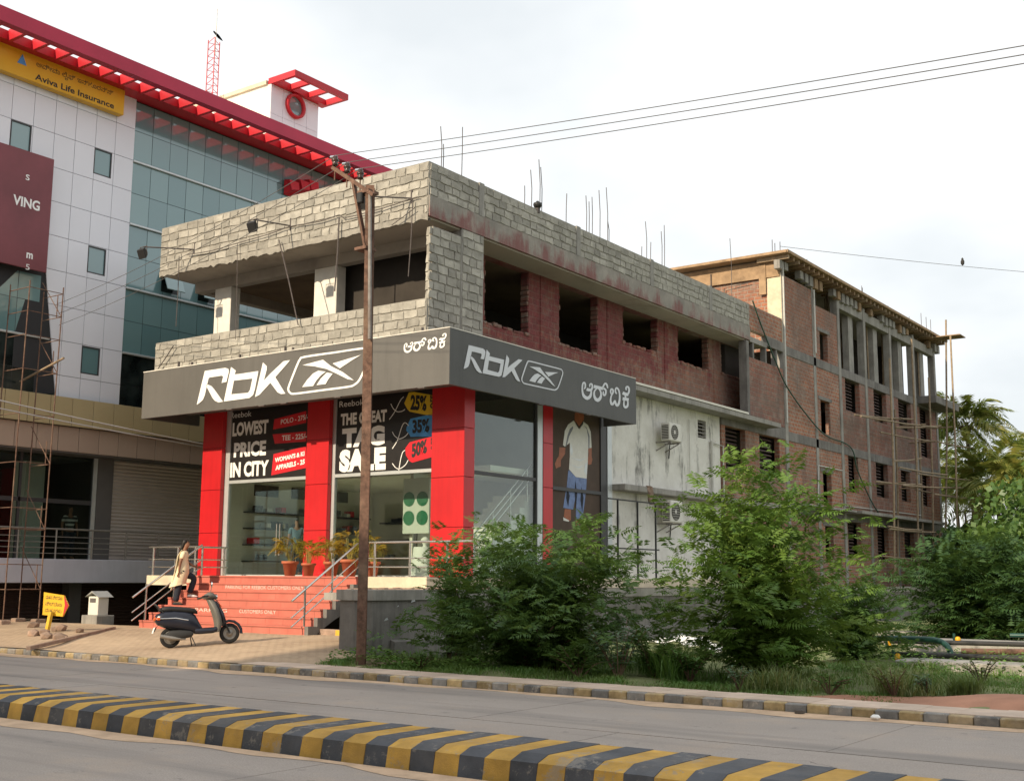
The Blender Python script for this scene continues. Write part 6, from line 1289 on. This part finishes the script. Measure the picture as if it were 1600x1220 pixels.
E_ = [('pel', 'wai'), ('wai', 'che'), ('che', 'nb'), ('nb', 'nk'), ('nk', 'jaw'), ('jaw', 'hd'), ('hd', 'top'), ('hd', 'nose'), ('che', 'sr'), ('sr', 'er'), ('er', 'hrw'), ('che', 'sl'), ('sl', 'el'), ('el', 'hlw'), ('pel', 'hr'), ('hr', 'kr'), ('kr', 'ar'), ('ar', 'tr'), ('pel', 'hl'), ('hl', 'kl'), ('kl', 'al'), ('al', 'tl')]
N['hrw'] = (.0, -.20, .81, .024); hand_nodes('hr', (.0, -.20, .81), (-.1, 0, -1), (1, 0, 0), N, E_); hand_nodes('hl', (.34, .17, .92), (1, 0, -.1), (0, 0, 1), N, E_)
skin_mesh('body', N, E_, 'skin', wm)
skin_mesh('trousers', {'c': (.05, 0, .80, .13, .12), 'hr': (.02, -.085, .74, .10), 'kr': (.0, -.09, .44, .085), 'ar': (-.055, -.09, .07, .075), 'hl': (.09, .085, .76, .10), 'kl': (.36, .09, .65, .085), 'al': (.245, .09, .27, .07)}, [('c', 'hr'), ('hr', 'kr'), ('kr', 'ar'), ('c', 'hl'), ('hl', 'kl'), ('kl', 'al')], 'trouser', wm)
kr = []
for z, cx_, a, b in ((1.30, .095, .06, .075), (1.27, .088, .09, .155), (1.20, .08, .115, .175), (1.08, .07, .115, .155), (.98, .075, .135, .165), (.86, .055, .165, .185), (.72, .035, .19, .20), (.60, .0, .185, .20), (.46, -.04, .20, .215)):
    kr.append([(cx_+a*math.cos(2*math.pi*j/24)*(1+.05*math.sin(5*2*math.pi*j/24)*(1.3-z)), b*math.sin(2*math.pi*j/24)*(1+.05*math.cos(7*2*math.pi*j/24)*(1.3-z)), z+.05*math.cos(2*math.pi*j/24)*(1 if z < .8 else 0)) for j in range(24)])
lpart('tunic', MB().loft(kr, caps=False), 'kurta', wm)
skin_mesh('sleeves', {'c': (.085, 0, 1.235, .07, .06), 'sr': (.085, -.15, 1.25, .062), 'er': (.045, -.185, 1.09, .055), 'sl': (.085, .15, 1.25, .062), 'el': (.12, .185, 1.09, .055)}, [('c', 'sr'), ('sr', 'er'), ('c', 'sl'), ('sl', 'el')], 'kurta', wm)
dp_ = [(.04, .0, 1.32), (-.045, -.02, 1.18), (-.075, -.03, .95), (-.12, -.03, .65), (-.17, -.02, .36)]
lpart('shawl', MB().loft([[(p[0]-.012, p[1]-w_, p[2]), (p[0]-.012, p[1]+w_, p[2]), (p[0]+.012, p[1]+w_*.9, p[2]+.01), (p[0]+.012, p[1]-w_*.9, p[2]+.01)] for p, w_ in zip(dp_, (.10, .13, .14, .13, .12))]), 'kurta', wm)
skin_mesh('hair', {'f': (.145, 0, 1.54, .055, .062), 'b': (.085, 0, 1.52, .072, .078), 'n': (.06, 0, 1.44, .055, .05), 'p1': (.0, 0, 1.30, .028), 'p2': (-.05, 0, 1.14, .022), 'p3': (-.06, 0, 1.02, .012)}, [('f', 'b'), ('b', 'n'), ('n', 'p1'), ('p1', 'p2'), ('p2', 'p3')], 'hair', wm)
for x, z, y, a in ((-.02, .03, -.09, 0), (.30, .215, .09, .15)):
    lpart('sandal', MB().loft([se_ring((x+dx, y, z+dz), YA, ZA, hw, hz, 12, 2.6) for dx, dz, hz, hw in ((-.09, 0, .025, .03), (-.04, .01, .04, .042), (.05, .0, .035, .046), (.12, -.008, .02, .035), (.145, -.01, .01, .015))]), 'shoe_white' if x > 0 else 'pipe_black', wm)
for s_ in (-1, 1): lpart('eye', MB().lathe([(.0, -.008), (.009, 0), (.0, .008)], (.193, .03*s_, 1.485), 8), 'ink', wm)
def standing(name, loc, rz, label, top, legs, stripes=None, cat='person', h=1.0):
    t_ = thing(name, loc, label, cat, None, rz)
    N = {'pel': (0, 0, .92, .13, .11), 'wai': (0, 0, 1.06, .12, .10), 'che': (.01, 0, 1.26, .135, .11), 'nb': (.0, 0, 1.42, .06, .06), 'nk': (.01, 0, 1.48, .05), 'jaw': (.03, 0, 1.55, .06, .065), 'hd': (.025, 0, 1.62, .075, .085), 'tp': (.02, 0, 1.70, .045, .055), 'nose': (.112, 0, 1.60, .012), 'sr': (0, -.18, 1.38, .055), 'er': (-.04, -.24, 1.12, .042), 'hrw': (.05, -.25, .90, .027), 'sl': (0, .18, 1.38, .055), 'el': (-.04, .24, 1.12, .042), 'hlw': (.05, .25, .90, .027), 'hr': (0, -.09, .86, .09), 'kr': (.02, -.10, .48, .06), 'ar': (-.02, -.11, .08, .04), 'tr': (.14, -.13, .04, .036), 'hl': (0, .09, .86, .09), 'kl': (.02, .10, .48, .06), 'al': (-.02, .11, .08, .04), 'tl': (.14, .13, .04, .036)}
    E_ = [('pel', 'wai'), ('wai', 'che'), ('che', 'nb'), ('nb', 'nk'), ('nk', 'jaw'), ('jaw', 'hd'), ('hd', 'tp'), ('hd', 'nose'), ('che', 'sr'), ('sr', 'er'), ('er', 'hrw'), ('che', 'sl'), ('sl', 'el'), ('el', 'hlw'), ('pel', 'hr'), ('hr', 'kr'), ('kr', 'ar'), ('ar', 'tr'), ('pel', 'hl'), ('hl', 'kl'), ('kl', 'al'), ('al', 'tl')]
    hand_nodes('hr', (.05, -.25, .90), (.2, 0, -1), (1, 0, 0), N, E_); hand_nodes('hl', (.05, .25, .90), (.2, 0, -1), (1, 0, 0), N, E_); skin_mesh('body', N, E_, 'skin', t_)
    skin_mesh('shirt', {'p': (0, 0, .90, .15, .13), 'w': (0, 0, 1.06, .145, .12), 'c': (.01, 0, 1.26, .155, .13), 'n': (0, 0, 1.40, .09, .08), 'sr': (0, -.18, 1.39, .07), 'er': (-.03, -.225, 1.2, .062), 'sl': (0, .18, 1.39, .07), 'el': (-.03, .225, 1.2, .062)}, [('p', 'w'), ('w', 'c'), ('c', 'n'), ('c', 'sr'), ('sr', 'er'), ('c', 'sl'), ('sl', 'el')], top, t_)
    skin_mesh('trousers', {'c': (0, 0, .90, .145, .13), 'hr': (0, -.09, .82, .11), 'kr': (.02, -.10, .48, .085), 'ar': (-.01, -.11, .09, .07), 'hl': (0, .09, .82, .11), 'kl': (.02, .10, .48, .085), 'al': (-.01, .11, .09, .07)}, [('c', 'hr'), ('hr', 'kr'), ('kr', 'ar'), ('c', 'hl'), ('hl', 'kl'), ('kl', 'al')], legs, t_)
    skin_mesh('hair', {'f': (.05, 0, 1.70, .06, .065), 'b': (-.02, 0, 1.67, .07, .075), 'n': (-.035, 0, 1.60, .05)}, [('f', 'b'), ('b', 'n')], 'hair', t_); return t_
t = NT('stripe_cloth'); z_ = t.n('ShaderNodeSeparateXYZ', {0: t.pos()}).outputs[2]; t.col(t.mix(t.math('GREATER_THAN', t.math('SINE', t.math('MULTIPLY', z_, 44.)), .1), (.03, .03, .03), (.55, .53, .48))); M['stripe_cloth'] = t.m
mat('shirt_blue', (.10, .16, .21), .9, .1, 6)
q = P(105, 880, x=-34.3); standing('person', (-34.3, q.y, 2.2), math.radians(-10), 'figure in a black and white striped top behind the podium railing', 'stripe_cloth', 'trouser')
q = P(462, 880, y=25.0); standing('person', (q.x, 25.0, 1.721), math.radians(150), 'person in a blue shirt standing just inside the shop door', 'shirt_blue', 'trouser')
# ---------------------------------------------------------------- air conditioners
def aircon(y, z0, label, h=.6):
    X0, X1 = -18.72, -18.38; t_ = thing('air_conditioner', (X0, y+.4, z0), label, 'air conditioner'); W_ = .82
    bd = part('casing', MB().bbox(X0, X1, y, y+W_, z0, z0+h, .03), 'ac_white', t_); cy, cz, r = y+.33, z0+h*.5, h*.40
    rg = part('fan_guard', MB().loft([[(X1+.004+d, cy+rr*1.0*math.cos(2*math.pi*j/24), cz+rr*math.sin(2*math.pi*j/24)) for j in range(24)] for d, rr in ((0, r), (.012, r), (.012, r*.93), (-.0, r*.92))], caps=False), 'ac_dark', t_)
    part('fan_opening', MB().poly([(X1+.002, cy+r*.93*math.cos(2*math.pi*j/24), cz+r*.93*math.sin(2*math.pi*j/24)) for j in range(24)], (1, 0, 0), .004), 'ac_dark', t_)
    for k in range(-3, 4):
        hw = math.sqrt(max(0, r*r*.85-(k*r*.27)**2)); part('guard_wire', MB().tube([(X1+.014, cy-hw, cz+k*r*.27), (X1+.014, cy+hw, cz+k*r*.27)], .006, 5), 'ac_white', rg)
    part('fan_hub', MB().tube([(X1+.003, cy, cz), (X1+.012, cy, cz)], .06, 12), 'ac_white', rg)
    for k in range(9): part('side_louvre', MB().box(X0+.04, X1-.05, y-.008, y-.001, z0+.06+k*(h-.12)/9, z0+.06+(k+.6)*(h-.12)/9), 'ac_dark', t_)
    for yy in (y+.1, y+W_-.1): part('bracket', MB().bar((-18.95, yy, z0-.03), (X1, yy, z0-.03), .05, .04).bar((-18.95, yy, z0-.3), (X1-.05, yy, z0-.05), .03, .03), 'rust_grey', t_)
    part('pipe', MB().tube(smooth_pts([(X0+.1, y+W_+.02, z0+.2), (-18.85, y+W_+.1, z0+.1), (-18.92, y+W_+.1, z0-.5)], 4), .02, 6), 'pipe_black', t_)
aircon(34.5, 6.2, 'outdoor air conditioner unit on the stained white wall above the grey band'); aircon(34.5, 3.53, 'larger outdoor air conditioner unit under the grey band of the white wall', .72)
solo('hanging_rag', MB().loft([[(-18.44, 33.05+a, z), (-18.40, 33.2+a, z), (-18.37, 33.3+a, z), (-18.42, 33.15+a, z-.02)] for a, z in ((-.12, 4.62), (0, 4.58), (.05, 4.4), (.02, 4.2), (.1, 4.05))]), 'stone', 'brown rag hanging over the grey band of the white wall', 'rag')
g_ = thing('iron_gate', (-18.4, 32.4, 1.72), 'thin black iron barrier beside the side poster under the white wall', 'gate')
for y in (31.15, 32.35, 33.5): part('post', MB().bar((-18.4, y, 1.72), (-18.4, y, 4.1), .045), 'lamp_black', g_)
for z in (4.08, 2.62): part('rail', MB().bar((-18.4, 30.6, z), (-18.4, 33.7, z), .04), 'lamp_black', g_)
# ---------------------------------------------------------------- things in the shop windows
dpn = thing('display_panel', (-21.3, 25.2, 1.721), 'pale display panel with green discs inside the shop window', 'display'); part('panel', MB().bbox(-21.8, -20.85, 25.2, 25.28, 2.9, 4.42, .01), 'display_white', dpn); part('stand', MB().box(-21.4, -21.3, 25.22, 25.27, 1.722, 2.899).box(-21.7, -21.0, 25.1, 25.4, 1.722, 1.75), 'aluminium_dark', dpn)
for i in range(2):
    for j in range(2): part('disc', MB().poly([(-21.57+.48*i+.2*math.cos(-2*math.pi*k/20), 25.197, 3.85-.52*j+.2*math.sin(-2*math.pi*k/20)) for k in range(20)][::-1], (0, -1, 0), .012), 'disc_green', dpn)
ct = thing('draped_table', (-20.7, 24.75, 1.721), 'white draped display table inside the shop window beside the red column', 'table')
part('cloth', MB().loft([[(-20.72+r*math.cos(2*math.pi*j/20)*(1+.06*math.sin(6*j)*(z < 2.3)), 24.75+r*.8*math.sin(2*math.pi*j/20), z) for j in range(20)] for z, r in ((1.725, .34), (2.1, .27), (2.5, .235), (2.52, .22))]), 'cloth_white', ct); part('bust', MB().lathe([(.06, 0), (.05, .06), (.10, .12), (.12, .2), (.05, .26), (.0, .27)], (-20.6, 24.75, 2.52), 14), 'cloth_white', ct)
# ---------------------------------------------------------------- left-hand clutter
ys = thing('yellow_notice', (-27.2, 17.9, .28), 'yellow hand-painted arrow board on a leaning yellow post by stones', 'sign')
a_ = math.radians(25); ux = Vector((math.cos(a_), math.sin(a_), 0)); nx_ = Vector((math.sin(a_), -math.cos(a_), 0)); c0 = Vector((-27.33, 17.9, .72))
def yb(u, v, k=0): return c0+ux*u+Vector((0, 0, v-u*.06))+nx_*k
part('board', MB().poly([yb(0, 0), yb(.56, 0), yb(.70, .28), yb(.56, .52), yb(0, .56)], nx_, .04), 'yellow_board', ys)
part('edge_paint', MB().poly([yb(.56, 0, .041), yb(.70, .28, .041), yb(.56, .52, .041), yb(.60, .28, .041)], nx_, .003), 'red_pergola', ys)
for k, body in enumerate(('ವಾಹನ ನಿಲ್ದಾಣ', 'ನಿಲ್ದಾಣ', 'ವಾಹನಗಳು')):
    o_ = yb(.06, .40-.16*k, .043); lettering('lettering', body, o_, ux*.46+Vector((0, 0, -.03)), Vector((0, 0, .10)), 'ink', ys, 0.)
part('post', MB().bar((-27.12, 17.86, .1), (-27.05, 17.93, .8), .11, .07), 'yellow_paint', ys)
lb_ = thing('letter_box', (-29.5, 21.0, .36), 'small white gabled box standing on a low concrete block', 'box')
part('base', MB().bbox(-29.85, -29.15, 20.75, 21.35, .3, .60, .02), 'concrete', lb_); part('box_body', MB().bbox(-29.7, -29.25, 20.85, 21.2, .60, 1.12, .012), 'ac_white', lb_)
part('gable_roof', MB().loft([[(-29.78, y, 1.10), (-29.475, y, 1.27), (-29.17, y, 1.10), (-29.475, y, 1.235)] for y in (20.78, 21.3)], smooth=False), 'aluminium', lb_); part('hatch', MB().box(-29.62, -29.36, 20.84, 20.849, .95, 1.07), 'wall_charcoal', lb_)
rng_ = random.Random(4)
for i in range(16):
    px, py = rng_.choice(((62, 985), (78, 988), (92, 982), (100, 990), (118, 984), (48, 990), (58, 978))); q = P(px+rng_.uniform(-10, 10), py, z=.36); s_ = rng_.uniform(.06, .17)
    bm = bmesh.new(); bmesh.ops.create_icosphere(bm, subdivisions=1, radius=s_)
    for v in bm.verts: v.co = Vector((v.co.x*1.2, v.co.y, v.co.z*.75))*rng_.uniform(.8, 1.2)+Vector((q.x, q.y, fz(q.y)+s_*.4))
    mb = MB(); bm.verts.index_update(); mb.add([v.co[:] for v in bm.verts], [[v.index for v in f.verts] for f in bm.faces]); bm.free()
    solo('loose_stone', mb, 'stone', 'rough stone lying by the foot of the yellow arrow board', 'stone', 'stones by the yellow board')
p0, p1 = P(45, 1000, z=.34), P(178, 982, z=.36); solo('edging_beam', MB().bar(Vector((p0.x, p0.y, fz(p0.y)+.05)), Vector((p1.x, p1.y, fz(p1.y)+.03)), .09, .08), 'stone', 'low concrete edging strip along the forecourt by the yellow board', 'edging')
# steel pipe scaffold tower holding up the hoarding
tx, tyy = -31.3, 20.35; tw_ = thing('pipe_scaffold', (tx, tyy, .25), 'rusty steel pipe scaffold tower under the maroon hoarding', 'scaffold')
for dx, dy in ((0, 0), (-1.0, 0), (0, -1.1), (-1.0, -1.1)):
    part('leg', MB().tube([(tx+dx, tyy+dy, .3), (tx+dx+.06, tyy+dy, 5.2), (tx+dx+.15, tyy+dy, 10.2)], .018, 7), 'rust', tw_); part('foot_stone', MB().bbox(tx+dx-.16, tx+dx+.16, tyy+dy-.16, tyy+dy+.16, .22, .46, .03), 'stone', tw_)
for k, z in enumerate((1.3, 2.0, 3.0, 3.6, 4.9, 6.3, 7.6, 8.6, 9.3, 10.0)):
    f_ = .15*z/10
    for a, b in (((0, 0), (-1.0, 0)), ((0, 0), (0, -1.1)), ((-1.0, -1.1), (0, -1.1))): part('cross_pipe', MB().tube([(tx+a[0]+f_, tyy+a[1], z), (tx+b[0]+f_, tyy+b[1], z)], .013, 6), 'rust', tw_)
    if k % 2 == 0: part('brace', MB().tube([(tx+f_, tyy, z), (tx-1.1+f_, tyy, z+1.2)], .012, 6), 'rust', tw_); part('rung', MB().tube([(tx+f_-.25, tyy, z), (tx+f_-.25, tyy, z+.7)], .015, 6), 'rust', tw_)
part('tie_pole', MB().tube([(tx-1.6, tyy-.1, 7.5), (tx+.55, tyy-.1, 8.0)], .035, 6), 'bamboo', tw_)
# ---------------------------------------------------------------- right-hand lot: pipes, valves, slabs, white sheet
vs, fs = [], []
for i in range(13):
    for j in range(6): u, v = i/12, j/5; vs.append((-13.4+1.9*u+.1*math.sin(v*5), 23.6+.9*v+.15*math.sin(u*6), .22+.22*math.sin(u*2.6+.5)*(.6+.5*v)+.05*math.sin(u*17+v*9)))
for i in range(12):
    for j in range(5): fs.append((i*6+j, (i+1)*6+j, (i+1)*6+j+1, i*6+j+1))
o = solo('plastic_sheet', MB().add(vs, fs, True), 'plastic_white', 'crumpled bright white sheet lying behind the weeds between the bushes', 'sheet'); sd_ = o.modifiers.new('thickness', 'SOLIDIFY'); sd_.thickness = .008
for i, (x0, x1, y0, y1, z1, lb) in enumerate(((-7.4, -4.6, 22.6, 23.5, .26, 'grey concrete slab lying before the black pipes in the lot'), (-8.6, -4, 27.2, 28.4, .42, 'long low concrete plinth behind the green pipe in the lot'), (-10.4, -8.9, 30.5, 31.2, .45, 'pale concrete edge by the dense shrub in the lot'))):
    solo('concrete_slab', MB().bbox(x0, x1, y0, y1, .0, z1, .02), 'concrete', lb, 'slab')
solo('black_pipe', MB().tube([(-8.2, 24.2, .26), (-6, 24.4, .27), (-3.5, 24.5, .26)], .055, 10), 'pipe_black', 'black pipe lying on the ground in front of the green bend', 'pipe'); solo('black_pipe', MB().tube([(-8.8, 26.6, .40), (-6, 26.8, .42), (-3.2, 27, .40)], .05, 10), 'pipe_black', 'black pipe lying against the long low concrete plinth', 'pipe')
solo('rusty_pipe', MB().tube([(-7.0, 25.6, .3), (-5.6, 25.8, .33)], .06, 10), 'rust', 'short rusty pipe between the two black pipes', 'pipe')
solo('green_pipe', MB().tube(smooth_pts([(-9.2, 25.6, .48), (-8.0, 25.5, .52), (-7.35, 25.3, .50), (-7.1, 25.15, .32), (-7.1, 25.1, .1)], 4), .06, 12), 'pipe_green', 'dark green pipe bending down into the ground in the lot', 'pipe'); solo('green_pipe', MB().tube([(-6.6, 28.0, .55), (-4.8, 28.1, .58), (-3.4, 28.2, .56)], .045, 10), 'pipe_green', 'straight green pipe resting on the long low plinth', 'pipe')
def valve(px, py, y, label):
    q = P(px, py, y=y); t_ = thing('valve_post', (q.x, q.y, .1), label, 'valve'); part('stem', MB().tube([(q.x-.08, q.y, .1), (q.x-.08, q.y, q.z+.22)], .03, 8), 'pipe_green', t_); part('hydrant', MB().lathe([(.045, -.16), (.06, -.12), (.04, -.06), (.04, .03), (.06, .06), (.06, .12), (.03, .15)], (q.x, q.y, q.z), 10), 'valve_yellow', t_)
valve(1497, 1005, 27.6, 'yellow valve with a green stem standing by the concrete plinth'); valve(1403, 1033, 23.5, 'yellow valve half hidden by tall dry grass'); valve(1390, 1004, 29.5, 'yellow valve peeping out of the green undergrowth near the shrub')
q = P(1374, 1118, y=15.19); solo('litter_scrap', MB().bbox(q.x-.05, q.x+.06, 14.98, 15.08, .01, .07, .025), 'plastic_white', 'white scrap of litter in the gutter against the kerb', 'litter')
q = P(1246, 1107, y=15.0); solo('kerb_stone_lump', MB().bbox(q.x-.06, q.x+.06, 15.02, 15.12, .0, .07, .02), 'road_joint', 'dark lump of tar lying in the gutter against the kerb', 'lump')
# ---------------------------------------------------------------- unseen building added across the road, behind the viewer, to shade the near roadway and the lot
OX0, OX1, OY, OH = -22.0, 34.0, -14.0, 17.3
ob = thing('shade_building', (6, OY-6, 0), 'plain four storey block, unseen, added across the road to shade the roadway and lot', 'building')
ohs = [(x, x+1.6, z, z+1.5) for x in [OX0+1.6+3.2*i for i in range(17)] for z in (5.2, 9.2, 13.2)]
part('front_wall', wall(MB(), 'y', OY, -.3, OX0, OX1, 0, OH, ohs), 'plaster_cream', ob); part('side_wall', MB().box(OX0, OX0+.3, OY-12, OY-.31, 0, OH), 'plaster_cream', ob); part('side_wall', MB().box(OX1-.3, OX1, OY-12, OY-.31, 0, OH), 'plaster_cream', ob); part('rear_wall', MB().box(OX0, OX1, OY-12.3, OY-12.01, 0, OH), 'plaster_cream', ob); part('roof', MB().box(OX0-.4, OX1+.4, OY-12.5, OY+.5, OH+.002, OH+.25), 'concrete', ob)
for h in ohs: w_ = part('window', MB().box(h[0], h[1], OY-.2, OY-.16, h[2], h[3]), 'glass_black', ob); part('sill', MB().box(h[0]-.1, h[1]+.1, OY-.1, OY+.12, h[2]-.1, h[2]-.002), 'concrete', w_)
for i in range(13): part('shop_shutter', MB().box(OX0+1+4.2*i, OX0+4.6+4.2*i, OY+.005, OY+.03, .1, 3.2), 'shutter', ob)
part('wing_wall', MB().box(-64, OX0-.01, OY-12, OY-.02, 0, 14.3), 'plaster_cream', ob); part('wing_roof', MB().box(-64.3, OX0-.42, OY-12.3, OY+.35, 14.302, 14.5), 'concrete', ob)  # lower wing added to shade the road as far as the kerb
for i in range(12):
    for z in (5.2, 9.2): w_ = part('window', MB().box(-62+3.3*i, -60.4+3.3*i, OY-.019, OY+.02, z, z+1.5), 'glass_black', ob)
